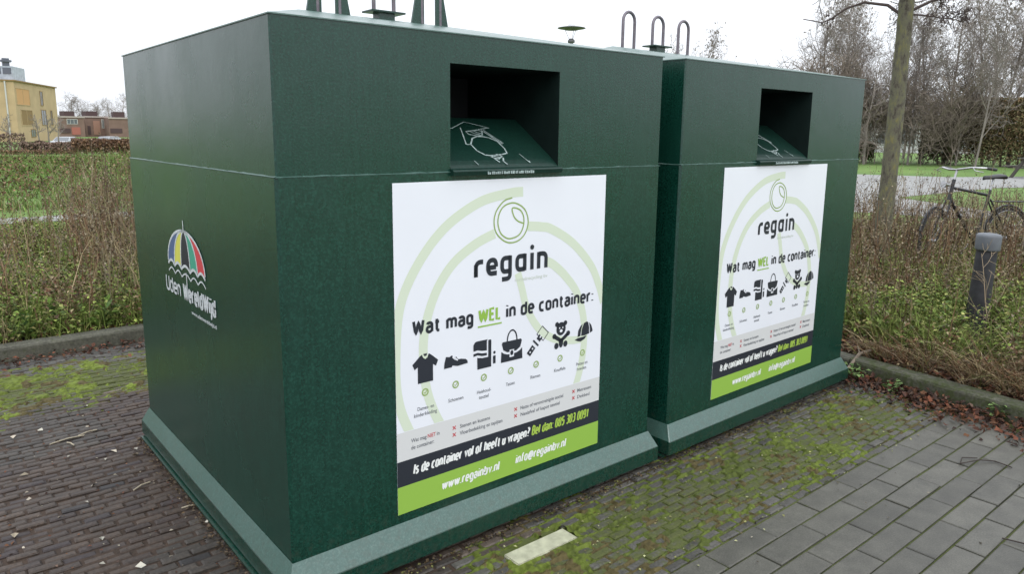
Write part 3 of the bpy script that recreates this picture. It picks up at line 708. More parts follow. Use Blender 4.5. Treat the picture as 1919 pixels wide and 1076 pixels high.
    pr.polys('bag_symbol', bag+pr.stroke_polys(arc(.537, .578, .025, .043, 0, 180, 12), .006), dk, o3)
    # belt, tilted up to the right
    bl = []
    def rot(q, cx, cy, an): c_, s_ = math.cos(R(an)), math.sin(R(an)); return [(cx+x_*c_-y_*s_, cy+x_*s_+y_*c_) for x_, y_ in q]
    bl.append(rot([(-.021, -.012), (.021, -.012), (.021, .012), (-.021, .012)], .639, .516, 46))
    bl.append(rot([(-.004, -.020), (.004, -.020), (.004, .020), (-.004, .020)], .664, .544, 46))
    bl.append(rot([(-.016, -.012), (.006, -.012), (.006, .012), (-.016, .012)], .688, .566, 46))
    bl += pr.stroke_polys(rot([(-.016, -.024), (.026, -.024), (.026, .024), (-.016, .024)], .698, .576, 46), .0045, True)
    pr.polys('belt_symbol', bl, dk, o3)
    pr.polys('belt_symbol', [rot(circle(-.008, 0, .004, 8), .639, .516, 46), rot(circle(.010, 0, .004, 8), .639, .516, 46), rot([(-.004, -.003), (.008, -.003), (.008, .003), (-.004, .003)], .688, .566, 46)], M['poster'], o4)
    # generic teddy
    bear = [circle(.806, .582, .027, 18, .029), circle(.782, .604, .011, 12), circle(.830, .604, .011, 12)]
    bear += pr.stroke_polys([(.770, .552), (.790, .540), (.807, .530), (.825, .540), (.846, .554)], .017) + [circle(.768, .554, .0115, 12), circle(.848, .556, .0115, 12)]
    bear += [[(.793, .540), (.821, .540), (.819, .512), (.812, .500), (.802, .500), (.795, .512)], circle(.781, .510, .0125, 12, .014), circle(.833, .512, .0125, 12, .014)]
    pr.polys('bear_symbol', bear, dk, o3)
    pr.polys('bear_symbol', [circle(.797, .586, .0035, 8), circle(.815, .586, .0035, 8), circle(.806, .573, .0085, 10, .007)], M['poster'], o4)
    cap_ = [[(.905, .528), (.910, .558), (.922, .575), (.935, .583), (.928, .565), (.924, .545), (.922, .530)], [(.927, .530), (.931, .560), (.942, .585), (.958, .590), (.968, .586), (.975, .560), (.976, .534), (.95, .529)], [(.981, .535), (.980, .560), (.974, .584), (.988, .570), (.996, .550), (.997, .541)], [(.888, .517), (.905, .523), (.935, .524), (.962, .527), (.948, .513), (.925, .505), (.905, .510)]]
    pr.polys('cap_symbol', cap_, dk, o3)
    # tick circles
    rg = []
    for x_ in (.123, .260, .395, .532, .668, .804, .938):
        rg += pr.stroke_polys(circle(x_, .452, .0125, 16), .0055, True); rg += pr.stroke_polys([(x_-.006, .452), (x_-.001, .447), (x_+.007, .457)], .0035)
    pr.polys('tick_marks', rg, M['print_logo'], o2)
    mb = MB()
    for s_, a_, b_, z_ in [('Dames- en', .089, .161, .386), ('kinderkleding', .074, .174, .363), ('Schoenen', .226, .296, .387), ('Huishoud-', .362, .431, .390), ('textiel', .371, .419, .367), ('Tassen', .507, .553, .391), ('Riemen', .638, .692, .394), ('Knuffels', .771, .837, .396), ('Petten en', .902, .971, .398), ('hoeden', .907, .964, .375)]:
        put_text(mb, s_, a_, b_, z_, z_+.014, 'front', o2, .01)
    mb.build('lettering', M['print_text'], ps)
    # bars
    pr.polys('grey_bar', [[(.0005, .2075), (PW-.0005, .2075), (PW-.0005, .318), (.0005, .318)]], M['print_grey'], .0014)
    pr.polys('black_bar', [[(-.0002, .108), (PW+.0002, .108), (PW+.0002, .2075), (-.0002, .2075)]], M['print_dark'], o1)
    pr.polys('green_bar', [[(-.0002, 0), (PW+.0002, 0), (PW+.0002, .108), (-.0002, .108)]], M['print_green'], o1)
    mb = MB()
    for s_, a_, b_, z_ in [('Wat mag', .060, .127, .270), ('in', .173, .185, .270), ('de container:', .060, .160, .243), ('Stenen en kussens', .280, .427, .271), ('Vloerbedekking en tapijten', .279, .491, .243), ('Natte of verontreinigde textiel', .586, .828, .273), ('Naaiafval of kapot textiel', .587, .808, .244), ('Matrassen', .913, .999, .276), ('Dekbed', .914, .990, .246)]:
        put_text(mb, s_, a_, b_, z_, z_+.015, 'front', o2, .012)
    mb.build('lettering', M['print_text'], ps)
    mb = MB(); put_text(mb, 'NIET', .132, .168, .270, .285, 'front', o2, .02)
    for x_, z_ in [(.253, .279), (.253, .251), (.560, .281), (.560, .252), (.890, .284), (.890, .254)]:
        for s_ in (1, -1):
            for q in pr.stroke_polys([(x_-.007, z_-.007*s_), (x_+.007, z_+.007*s_)], .0045): mb.poly([sheet_xy('front', a_, b_, o2) for a_, b_ in q])
    mb.build('lettering', M['print_red'], ps)
    mb = MB(); put_strokes(mb, 'Is de container vol of heeft u vragen?', .066, .636, .146, .0245, 'front', o3, .0080, shear=.16); mb.build('lettering', M['print_white'], ps)
    mb = MB(); put_strokes(mb, 'Bel dan: 085 303 0091', .648, .984, .146, .0245, 'front', o3, .0076, shear=.16); mb.build('lettering', M['print_lime'], ps)
    mb = MB(); put_strokes(mb, 'www.regainbv.nl', .192, .476, .043, .0235, 'front', o3, .0074, shear=.16); put_strokes(mb, 'info@regainbv.nl', .561, .850, .043, .0235, 'front', o3, .0074, shear=.16)
    mb.build('lettering', M['print_white'], ps)
    return ps

def make_side_logo(root):
    """umbrella emblem and name on the narrow side; u = -y"""
    hold = empty('side_emblem', (-.0054, 0, 0), 0, root)
    pr = Print(hold, 'side'); o1, o2 = .0008, .0014
    cx, zb, zt = -.985, 1.040, 1.195          # u centre
    r = .252
    def rib(f, n=12):     # meridian line of the canopy at fraction f
        return [(cx+r*f*math.sin(t), zb-.018*(1-0)*0+ (zt-zb)*math.cos(t)) for t in np.linspace(0, math.pi/2, n)]
    fr = [-1, -.62, -.24, .24, .62, 1.0]
    cols = ['d_blue', 'd_yellow', 'd_black', 'd_teal', 'd_red']
    for k in range(5):
        A = rib(fr[k]); B = rib(fr[k+1]); q = A+B[::-1]
        pr.polys('umbrella_panel', [q], M[cols[k]], o1)
    lines = []
    for f in fr: lines += pr.stroke_polys(rib(f), .011)
    # white scallops along the hem, again a little lower
    for dz in (0, -.034):
        for k in range(5):
            a_, b_ = cx+r*fr[k], cx+r*fr[k+1]; m_ = (a_+b_)/2; h_ = .020
            lines += pr.stroke_polys([(a_+(b_-a_)*t, zb+dz-.012+h_*math.sin(math.pi*t)) for t in np.linspace(0, 1, 9)], .012 if dz == 0 else .007)
    lines += pr.stroke_polys([(cx, zt), (cx, zt+.045)], .009)
    lines += pr.stroke_polys([(cx+.004, zb-.02), (cx+.004, zb-.075)], .010)
    pr.polys('umbrella_outline', lines, M['d_white'], o2)
    mb = MB()
    put_strokes(mb, 'Uden', -1.300, -1.080, .903, .044, 'side', o1, .0125, gap=.24)
    put_strokes(mb, 'WereldWijd', -1.045, -.628, .903, .044, 'side', o1, .0170, gap=.33)
    put_text(mb, 'www.udenwereldwijd.nl', -.944, -.632, .852, .868, 'side', o1, .02)
    mb.build('lettering', M['d_white'], hold)
    return hold

def loop(root, cx, z0, ztop, plate=False, hw=.052):
    mb = MB(); cy = D_/2; r = .0095
    pts = [(cx-hw, cy, z0), (cx-hw, cy, ztop-hw)]+[(cx-hw*math.cos(R(a_)), cy, ztop-hw+hw*math.sin(R(a_))) for a_ in range(20, 180, 20)]+[(cx+hw, cy, ztop-hw), (cx+hw, cy, z0)]
    mb.tube(pts, r, 10)
    o = mb.build('lifting_loop', M['steel'], root)
    if plate:
        mb = MB(); mb.box((cx-.088, cy-.05, 2.142), (cx+.088, cy+.05, 2.150), .002); mb.box((cx-.04, cy-.03, 2.10), (cx+.04, cy+.03, 2.142)); mb.build('loop_plate', M['green'], root)
    return o
C1 = make_container()
poster = make_poster(C1); slogo = make_side_logo(C1)
cxm = W_/2
for dx, pl in ((-.27, False), (.005, True), (.262, False)): loop(C1, cxm+dx, 2.09 if not pl else 2.149, 2.325, pl)
C2 = copy_tree(C1)
C2.location = (1.9563, -.0108, .0014); C2.rotation_euler = (0, 0, .0149)
for ch in C2.children:
    if ch.name.startswith('poster'): ch.location.x -= .050; ch.location.z += .010
# guide fins beside the outer loops, only on the near one
for cx_ in (.635, 1.16):
    for s_ in (-1, 1):
        mb = MB(); xi = cx_+s_*.034; xo = cx_+s_*.109; y_ = D_/2; th = .006
        tri = [(xi, 2.085), (xo, 2.085), (xi+s_*.008, 2.43), (xi, 2.43)]
        f = [(x_, y_-th, z_) for x_, z_ in tri]; b = [(x_, y_+th, z_) for x_, z_ in tri]
        mb.poly(f); mb.poly(b[::-1])
        for k in range(4): mb.poly([f[k], b[k], b[(k+1) % 4], f[(k+1) % 4]])
        mb.build('guide_fin', M['green'], C1)
tag(C1, 'near dark green steel container with roof fins and an umbrella emblem on its side', 'clothing container', 'clothing containers standing side by side')
tag(C2, 'far dark green steel clothing container, beside the mossy tree and bollard', 'clothing container', 'clothing containers standing side by side')

#@@PART2
# ================================================================== PLACES seen from where the photographer stands
def at(az, D, z=None):
    y = CAM[1]+D*math.cos(R(az)); return Vector((CAM[0]+D*math.sin(R(az)), y, zg(y) if z is None else z))

# ---------------------------------------------------------------- bollard
B0 = Vector((5.60, -.165, .05))
bo = empty('bollard', B0); bo.rotation_euler = (R(1.0), R(1.6), 0)
tag(bo, 'dark round bollard with a pale grey domed cap among the weeds', 'bollard')
mb = MB(); mb.lathe([(.078, -.1), (.077, .30), (.073, .66), (.072, .675), (.072, .69)], n=28)
mb.build('shaft', mat('bollard_dark', (.026, .026, .030), .7, (18, .35), (30, .5, .004)), bo)
mb = MB(); mb.lathe([(.072, .690), (.084, .694), (.087, .705), (.088, .798), (.085, .812), (.076, .821), (.045, .826), (.0, .828)], n=28)
mb.build('cap', mat('bollard_cap', (.12, .13, .145), .55, (14, .2)), bo)

# ---------------------------------------------------------------- street lamp
lp = empty('street_lamp', at(43.89, 17, .04))
tag(lp, 'post-top street lamp with a flat disc hood seen above the containers', 'street lamp')
gm = mat('lamp_grey', (.13, .13, .14), .5)
mb = MB(); mb.lathe([(.075, 0), (.075, .9), (.05, .95), (.042, 3.52), (.042, 3.55)], n=14); mb.build('post', gm, lp)
mb = MB(); mb.lathe([(.0, 3.52), (.075, 3.53), (.08, 3.58), (.05, 3.61), (.04, 3.62)], n=16); mb.build('collar', gm, lp)
gl = mat('lamp_glass', (1, 1, 1), .02); gl.node_tree.nodes['Principled BSDF'].inputs['Transmission Weight'].default_value = 1.0; gl.node_tree.nodes['Principled BSDF'].inputs['IOR'].default_value = 1.02
mb = MB(); mb.lathe([(.055, 3.61), (.13, 3.80)], n=20); mb.build('glass', gl, lp)
for k_ in range(3):
    an_ = k_*2.094+.5; mb = MB(); mb.tube([(.045*math.cos(an_), .045*math.sin(an_), 3.60), (.15*math.cos(an_), .15*math.sin(an_), 3.81)], .005, 6); mb.build('strut', gm, lp)
mb = MB(); mb.lathe([(0, 3.79), (.12, 3.80), (.24, 3.825), (.31, 3.838), (.31, 3.845), (.22, 3.862), (.10, 3.88), (0, 3.885)], n=28); mb.build('hood', gm, lp)
mb = MB(); mb.lathe([(.10, 3.862), (.085, 3.91), (.045, 3.95), (0, 3.96)], n=16); mb.build('dome', mat('lamp_dome', (.55, .55, .56), .4), lp)

# ---------------------------------------------------------------- bare trees
class Tree:
    def __init__(s, seed): s.r = random.Random(seed); s.V = []; s.F = []
    def limb(s, pts, r0, r1, n):
        base = len(s.V); m = len(pts)
        for i, p in enumerate(pts):
            d = (pts[min(i+1, m-1)]-pts[max(i-1, 0)]); d.normalize()
            u = d.cross(Vector((.3, .9, .2))).normalized(); v = d.cross(u); r = r0+(r1-r0)*i/(m-1)
            for k in range(n):
                t = 2*math.pi*k/n; s.V.append(p+(u*math.cos(t)+v*math.sin(t))*r)
        for i in range(m-1):
            for k in range(n): s.F.append((base+i*n+k, base+i*n+(k+1) % n, base+(i+1)*n+(k+1) % n, base+(i+1)*n+k))
    def grow(s, p, d, L_, r, lv, cfg):
        rr = s.r; n = cfg['seg'][lv]; pts = [p.copy()]; q = p.copy(); dd = d.copy(); w_ = cfg['wob'][lv]
        for i in range(n):
            dd = (dd+Vector((rr.gauss(0, w_), rr.gauss(0, w_), rr.gauss(0, w_)+cfg['up'][lv]))).normalized()
            q = q+dd*L_/n; pts.append(q.copy())
        last = lv == len(cfg['n'])
        s.limb(pts, r, max(r*(.25 if lv == 0 else .4), cfg['minr']), cfg['sides'][lv])
        if last:
            if cfg.get('buds') and rr.random() < cfg['buds']:
                for _ in range(rr.randint(1, 3)): s.bud(q+Vector((rr.gauss(0, .03), rr.gauss(0, .03), rr.gauss(-.02, .02))), cfg['bs'])
            return
        k = cfg['n'][lv]
        for j in range(k):
            f = cfg['st'][lv]+(1-cfg['st'][lv])*(j+rr.random())/k; f = min(f, .99)
            i = min(int(f*n), n-1); t = f*n-i; b = pts[i].lerp(pts[i+1], t); axis = (pts[i+1]-pts[i]).normalized()
            perp = axis.cross(Vector((rr.gauss(0, 1), rr.gauss(0, 1), rr.gauss(0, 1)))).normalized()
            an = R(cfg['ang'][lv]+rr.gauss(0, 9)); nd = (axis*math.cos(an)+perp*math.sin(an)).normalized()
            s.grow(b, nd, L_*cfg['len'][lv]*(1.15-.65*f*(lv == 0))*rr.uniform(.7, 1.15), max(r*cfg['rad'][lv]*(1-.4*f), cfg['minr']), lv+1, cfg)
    def bud(s, c, z):
        b = len(s.V)
        for d in [(1, 0, 0), (-1, 0, 0), (0, 1, 0), (0, -1, 0), (0, 0, 1.3), (0, 0, -1.3)]: s.V.append(c+Vector(d)*z)
        for a_, b_, c_ in [(0, 2, 4), (2, 1, 4), (1, 3, 4), (3, 0, 4), (2, 0, 5), (1, 2, 5), (3, 1, 5), (0, 3, 5)]: s.F.append((b+a_, b+b_, b+c_))
    def build(s, name, mt, parent):
        me = bpy.data.meshes.new(name); me.from_pydata([tuple(v) for v in s.V], [], s.F); me.materials.append(mt)
        return link(bpy.data.objects.new(name, me), parent)
CFG = dict(seg=[7, 5, 4, 3, 2], n=[13, 6, 5, 3], wob=[.05, .14, .2, .25, .25], up=[.05, .10, .06, .03, .0], sides=[7, 5, 3, 3, 3],
           st=[.18, .2, .15, .1], ang=[48, 42, 42, 45], len=[.42, .5, .48, .5], rad=[.42, .5, .5, .55], minr=.0075)
def tree_proto(name, seed, H, r, mt, **kw):
    cfg = dict(CFG); cfg.update(kw)
    root = empty(name)
    t = Tree(seed); t.grow(Vector((0, 0, -.1)), Vector((0, 0, 1)), H, r, 0, cfg)
    # trunk and crown as two meshes: the first limb is the trunk
    n0 = cfg['sides'][0]*(cfg['seg'][0]+1); f0 = cfg['sides'][0]*cfg['seg'][0]
    tr = Tree(0); tr.V = t.V[:n0]; tr.F = t.F[:f0]; tr.build('trunk', mt, root)
    cr = Tree(0); cr.V = t.V[n0:]; cr.F = [tuple(i-n0 for i in f) for f in t.F[f0:]]; cr.build('crown', mt, root)
    return root
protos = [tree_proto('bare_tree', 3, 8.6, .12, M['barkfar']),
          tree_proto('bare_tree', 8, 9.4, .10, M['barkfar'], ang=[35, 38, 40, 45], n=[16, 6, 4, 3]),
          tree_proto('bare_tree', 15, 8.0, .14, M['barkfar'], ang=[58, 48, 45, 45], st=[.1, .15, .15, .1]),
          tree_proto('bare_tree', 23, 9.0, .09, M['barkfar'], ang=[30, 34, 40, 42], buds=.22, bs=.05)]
used = [False]*4
def place_tree(k, az, D, s, label, group):
    o = protos[k] if not used[k] else copy_tree(protos[k]); used[k] = True
    o.location = at(az, D); o.rotation_euler = (0, 0, rnd.uniform(0, 6.28)); o.scale = (s*rnd.uniform(.72, .95), s*rnd.uniform(.72, .95), s*1.02)
    tag(o, label, 'tree', group); return o
TH = 'slender bare grey-brown tree in the thicket beyond the road'
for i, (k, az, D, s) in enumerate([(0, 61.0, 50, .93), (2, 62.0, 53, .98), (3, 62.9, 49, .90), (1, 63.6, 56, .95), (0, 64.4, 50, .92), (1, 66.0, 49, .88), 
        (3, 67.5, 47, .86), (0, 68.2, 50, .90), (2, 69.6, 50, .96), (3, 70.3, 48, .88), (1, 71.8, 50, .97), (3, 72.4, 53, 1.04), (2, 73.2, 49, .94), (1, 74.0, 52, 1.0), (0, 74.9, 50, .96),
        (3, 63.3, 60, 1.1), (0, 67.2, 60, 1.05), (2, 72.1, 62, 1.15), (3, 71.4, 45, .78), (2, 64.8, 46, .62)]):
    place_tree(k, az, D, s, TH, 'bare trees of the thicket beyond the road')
for k, az, D, s, lb in [(2, 51.6, 46, .76, 'wide bare tree whose twig tips show over the roof of the far container'), (3, 53.6, 48, .74, 'thin bare tree right of the lifting loops, only its crown tips showing')]:
    place_tree(k, az, D, s, lb, None)
for k, az, D, s in [(0, 8.95, 262, 1.25), (3, 9.7, 255, 1.08), (2, 10.25, 258, .98), (0, 10.9, 262, 1.12), (1, 11.5, 258, 1.0), (2, 12.15, 250, 1.30), (0, 12.8, 262, 1.25)]:
    o = place_tree(k, az, D, s, 'small bare tree against the sky behind the brown brick houses', 'bare trees behind the brown houses')
    o.scale = (s*1.5, s*1.5, s)
for k, az, D, s in [(2, -13, 48, .55), (0, -15.5, 50, .6), (1, -18, 46, .55), (0, -21, 30, .8), (3, -23.5, 30, .8), (2, -26, 32, .9)]:
    place_tree(k, az, D, s, 'bare tree standing off to the left of the field', 'bare trees left of the field')

# mossy young tree just behind the kerb bed
tp = at(66.45, 9.5, .04)
mt_ = bpy.data.materials.new('mossy_bark'); mt_.use_nodes = True; t = mt_.node_tree; b = t.nodes['Principled BSDF']
tc = t.nodes.new('ShaderNodeTexCoord'); mp = t.nodes.new('ShaderNodeMapping'); mp.inputs['Scale'].default_value = (1, 1, .45); t.links.new(tc.outputs['Object'], mp.inputs[0])
n1 = t.nodes.new('ShaderNodeTexNoise'); n1.inputs['Scale'].default_value = 17; n1.inputs['Detail'].default_value = 10; n1.inputs['Roughness'].default_value = .78; t.links.new(mp.outputs[0], n1.inputs[0])
cr = t.nodes.new('ShaderNodeValToRGB'); el = cr.color_ramp.elements
el[0].position = .38; el[0].color = (.055, .045, .034, 1); el[1].position = .64; el[1].color = (.22, .19, .07, 1)
x = el.new(.48); x.color = (.135, .125, .090, 1); x = el.new(.55); x.color = (.15, .15, .085, 1)
t.links.new(n1.outputs['Fac'], cr.inputs[0]); t.links.new(cr.outputs[0], b.inputs['Base Color']); b.inputs['Roughness'].default_value = .9
bp = t.nodes.new('ShaderNodeBump'); bp.inputs['Distance'].default_value = .03; t.links.new(n1.outputs['Fac'], bp.inputs['Height']); t.links.new(bp.outputs[0], b.inputs['Normal'])
mtree = empty('mossy_tree', tp); tag(mtree, 'nearest tree, its straight trunk blotched with yellow-green moss, behind the far container', 'tree')
mb = MB(); zs_ = np.linspace(-.1, 7.2, 26)
mb.tube([(.012*math.sin(z*1.7), .012*math.cos(z*1.3), z) for z in zs_], [(.108 if z < .1 else .094-.006*z)+rnd.uniform(-.003, .003) for z in zs_], 18)
mb.build('trunk', mt_, mtree)
t = Tree(77); side = Vector((math.cos(R(66.4)), -math.sin(R(66.4)), 0)); away = Vector((math.sin(R(66.4)), math.cos(R(66.4)), 0))
bc = dict(CFG); bc.update(seg=[7, 4, 3, 2], n=[8, 5, 3], minr=.004, buds=.3, bs=.009, sides=[6, 4, 3, 3], wob=[.05, .16, .2, .2], up=[.0, .03, .0, .0], ang=[40, 45, 45], st=[.25, .2, .1], len=[.35, .5, .5], rad=[.4, .5, .6])
# the two low branches that cross the top of the view
P = [Vector((0, 0, 2.86)), -side*.18+Vector((0, 0, 3.0)), -side*.42+Vector((0, 0, 3.045)), -side*.60+Vector((0, 0, 2.99)), -side*.76+Vector((0, 0, 2.88)), -side*.84+Vector((0, 0, 2.85)), -side*1.05+Vector((0, 0, 2.90))]
t.limb(P, .020, .005, 6)
for k in range(9): t.bud(P[4]+Vector((rnd.gauss(0, .035), rnd.gauss(0, .035), rnd.gauss(0, .035))), .016)
P = [Vector((0, 0, 2.90)), side*.25+Vector((0, 0, 3.02)), side*.6+Vector((0, 0, 3.10)), side*1.0+Vector((0, 0, 3.16))]
t.limb(P, .020, .010, 6)
for z0, an, L_ in [(2.95, 20, 1.5), (3.05, 200, 1.4), (3.2, 80, 1.7), (3.3, 290, 1.6), (3.5, 140, 1.8), (3.7, 10, 1.9), (3.9, 240, 1.8), (4.2, 60, 1.8), (4.5, 170, 1.7), (4.8, 320, 1.6), (5.2, 100, 1.4), (5.7, 220, 1.2), (6.2, 20, 1.0)]:
    d = Vector((math.cos(R(an)), math.sin(R(an)), .28)).normalized(); t.grow(Vector((0, 0, z0)), d, L_, .024, 0, bc)
for z0, sx_, L_ in [(2.90, .9, .6)]:
    d = (side*sx_+Vector((0, 0, -.08))+away*.3).normalized(); t.grow(Vector((0, 0, z0)), d, L_, .012, 0, bc)
t.build('crown', mat('budded_twigs', (.075, .055, .050), .85), mtree)

# ---------------------------------------------------------------- leafy volumes (hedges, bushes)
def leaf_cloud(name, P, size, cols, mt=None, parent=None, up=.35):
    n = len(P); u = rng.normal(0, 1, (n, 3)); u /= np.linalg.norm(u, axis=1)[:, None]; v = rng.normal(0, 1, (n, 3)); v[:, 2] += up
    v = np.cross(u, v); v /= np.linalg.norm(v, axis=1)[:, None]+1e-9
    s = size*rng.uniform(.55, 1.35, n)[:, None]
    Q = np.stack([P-u*s, P-v*s*.45, P+u*s, P+v*s*.45], 1)
    c = cols[rng.integers(0, len(cols), n)]*rng.uniform(.55, 1.4, n)[:, None]
    C_ = np.repeat(np.column_stack([c, np.ones(n)])[:, None], 4, 1)
    F = np.arange(4*n).reshape(n, 4)
    return np_obj(name, Q.reshape(-1, 3), F, mt or M['plant'], C_.reshape(-1, 4), parent)
BROWN = np.array([(.10, .055, .035), (.13, .075, .04), (.16, .10, .06), (.08, .05, .035)])
DARKB = np.array([(.19, .13, .10), (.22, .145, .12), (.17, .13, .09)])
GREEN = np.array([(.05, .09, .02), (.08, .13, .025), (.10, .14, .04), (.035, .06, .015)])
def hedge_line(name, p0, p1, h, th, size, n, cols, label, cat='hedge', group=None, stems=True, htop=.12):
    root = empty(name, p0); tag(root, label, cat, group); d = p1-p0; L_ = d.length; d.normalize(); nr = Vector((-d.y, d.x, 0))
    s = rng.uniform(0, L_, n); hh = h*(1+htop*2*(fbm(s, s*0, max(h*.8, .6), int(abs(p0.x)*10)+3)-.5)); z = hh*np.sqrt(rng.uniform(0, 1, n))
    o_ = rng.uniform(-.5, .5, n)*th*np.clip(1.15-(z/hh)**3*.6, .3, 1)
    P = np.column_stack([d.x*s+nr.x*o_, d.y*s+nr.y*o_, z])
    leaf_cloud('foliage', P, size, cols, parent=root)
    t = Tree(5)
    for k in range(int(L_/max(.5, h*.35))+2):
        q = d*rnd.uniform(0, L_)+nr*rnd.uniform(-th*.3, th*.3)
        t.limb([q, q+Vector((rnd.gauss(0, .1), rnd.gauss(0, .1), h*.45)), q+Vector((rnd.gauss(0, .25), rnd.gauss(0, .25), h*rnd.uniform(.8, 1.02)))], .03*h/2, .01, 4)
    t.build('stems', M['bark'], root)
    return root
hedge_line('hedge', at(-9, 72), at(6.55, 70), 1.85, 1.2, .10, 9000, DARKB, 'clipped dark red-brown hedge in front of the yellow apartment block')
hedge_line('hedge', at(6.3, 60), at(9.7, 57), .95, .8, .09, 4500, DARKB, 'low dark hedge under the trees beside the yellow block')
hedge_line('hedge', at(9.2, 52), at(30, 48), .92, 1.0, .09, 26000, BROWN*1.4, 'loose brown hedge across the far side of the meadow before the brick houses')
hedge_line('hedge', at(-10, 54), at(9.4, 53), .32, .6, .08, 7000, BROWN*1.4, 'very low brown hedge along the far edge of the lawn')
mb = MB(); mb.poly([tuple(at(a_, d_)+Vector((0, 0, .02))) for a_, d_ in ((-12, 55), (9.6, 55), (9.6, 57), (-12, 57))]); tag(mb.build('path', M['road']), kind='structure')
hedge_line('beech_hedge', at(70.3, 50), at(76.5, 47), 3.7, 1.8, .075, 52000, np.array([(.24, .16, .09), (.27, .19, .11), (.19, .14, .08), (.18, .17, .08), (.22, .20, .10)]), 'tall beech hedge keeping its russet leaves, right of the thicket', htop=.10)
hedge_line('bush', at(68.3, 49), at(70.4, 48.5), 3.0, 1.6, .10, 7000, np.array([(.13, .10, .07), (.10, .09, .06), (.12, .12, .06)]), 'olive-brown bush at the foot of the thicket, left of the beech hedge', 'bush', htop=.4)
hedge_line('bush', at(63.0, 50), at(65.4, 50), 1.1, 1.2, .09, 3500, GREEN, 'low green bush at the foot of the thicket behind the mossy trunk', 'bush', htop=.5)
# twiggy undergrowth of the thicket
sp = tree_proto('twiggy_shrub', 41, 3.0, .018, M['twigbrown'], n=[16, 6, 5], seg=[4, 4, 3, 2], wob=[.1, .15, .2, .2], up=[.05, .12, .05, 0], sides=[4, 3, 3, 3], st=[.02, .15, .1], ang=[26, 34, 42], len=[.8, .5, .5], rad=[.6, .5, .6], minr=.008)
first = True
for az in np.arange(61.2, 71.6, .55):
    o = sp if first else copy_tree(sp); first = False
    o.location = at(az+rnd.uniform(-.2, .2), 47+rnd.uniform(-2, 5), .03); o.rotation_euler = (0, 0, rnd.uniform(0, 6.28)); s = rnd.uniform(.8, 1.5); o.scale = (s*1.15, s*1.15, s)
    tag(o, 'bare twiggy shrub filling the foot of the thicket', 'shrub', 'twiggy shrubs under the thicket')

# ---------------------------------------------------------------- buildings
def wallpt(p, q, s, z, o=0.0):
    d = (q-p).normalized(); n = Vector((d.y, -d.x, 0)); v = p+d*s+n*o; return Vector((v.x, v.y, z))
def slab_on(mb, p, q, s0, s1, z0, z1, o0, o1):
    V = [wallpt(p, q, s, z, o) for o in (o0, o1) for (s, z) in ((s0, z0), (s1, z0), (s1, z1), (s0, z1))]
    mb.mesh(V, [(0, 3, 2, 1), (4, 5, 6, 7), (0, 1, 5, 4), (1, 2, 6, 5), (2, 3, 7, 6), (3, 0, 4, 7)])
def block(root, name, P4, z0, z1, mt):
    mb = MB(); n = len(P4)
    for k in range(n):
        a_, b_ = P4[k], P4[(k+1) % n]; mb.poly([(a_.x, a_.y, z0), (b_.x, b_.y, z0), (b_.x, b_.y, z1), (a_.x, a_.y, z1)])
    mb.poly([(p.x, p.y, z1) for p in P4]); return mb.build(name, mt, root)
def window(root, p, q, s0, s1, z0, z1, fm, pm, mull=1):
    mb = MB(); t = .12
    for a_ in [(s0, s1, z0-.1, z0), (s0, s1, z1, z1+t), (s0, s0+t, z0, z1), (s1-t, s1, z0, z1)]: slab_on(mb, p, q, *a_, -.02, .08)
    for k in range(1, mull+1):
        c_ = s0+(s1-s0)*k/(mull+1); slab_on(mb, p, q, c_-.04, c_+.04, z0, z1, -.02, .06)
    f = mb.build('window', fm, root)
    mb = MB(); slab_on(mb, p, q, s0+t, s1-t, z0, z1, -.02, .03); mb.build('pane', pm, f)
yb = mat('yellow_brick', (.47, .35, .20), .9, (.5, .10), coord='Object'); ybd = mat('ochre_trim', (.26, .17, .07), .9)
orange = mat('orange_blind', (.55, .31, .13), .8); glass = mat('window_glass', (.10, .11, .12), .15, spec=.8); pale = mat('pale_frame', (.5, .5, .48), .6)
hz = empty('apartment_block', at(6.25, 150, .0)); org = hz.location.copy()
c0, c1, c2 = at(6.25, 150)-org, at(8.47, 171)-org, at(-4.5, 158)-org
for c_ in (c0, c1, c2): c_.z = 0
back = c1+(c2-c0)
tag(hz, 'yellow brick apartment block with orange blinds and a glazed rooftop box', 'apartment block')
block(hz, 'wall', [c0, c1, back, c2], -1.2, 9.0, yb)
mb = MB(); up_ = .45
P4 = [c0, c1, back, c2]; cen = (c0+c1+back+c2)/4
Q4 = [p+(p-cen).normalized()*.35 for p in P4]
for z0, z1 in [(9.0, 9.22)]:
    for k in range(4):
        a_, b_ = Q4[k], Q4[(k+1) % 4]; mb.poly([(a_.x, a_.y, z0), (b_.x, b_.y, z0), (b_.x, b_.y, z1), (a_.x, a_.y, z1)])
    mb.poly([(p.x, p.y, z1) for p in Q4]); mb.poly([(p.x, p.y, z0) for p in Q4][::-1])
mb.build('roof', ybd, hz)
LR = (c1-c0).length
for (s0, s1, z0, z1, pm) in [(.6, 7.0, 5.3, 7.9, orange), (12.5, 14.0, 5.5, 7.9, glass), (2.0, 7.6, 1.9, 4.4, ybd), (12.3, 15.0, 2.0, 4.6, glass), (17.5, 18.6, 2.0, 4.6, glass), (6.0, 8.4, -.1, 1.1, glass)]:
    window(hz, c0, c1, s0, s1, z0, z1, yb if pm is not glass else ybd, pm)
for s_ in (2.6, 11.5, 19.0): window(hz, c2, c0, (c0-c2).length-s_-3.4, (c0-c2).length-s_, 5.4, 8.0, yb, orange, 2); window(hz, c2, c0, (c0-c2).length-s_-3.6, (c0-c2).length-s_, 1.8, 4.5, pale, glass, 2)
mb = MB(); slab_on(mb, c2, c0, (c0-c2).length-1.3, (c0-c2).length-1.1, 0, 9, 0, .2); mb.build('downpipe', pale, hz)
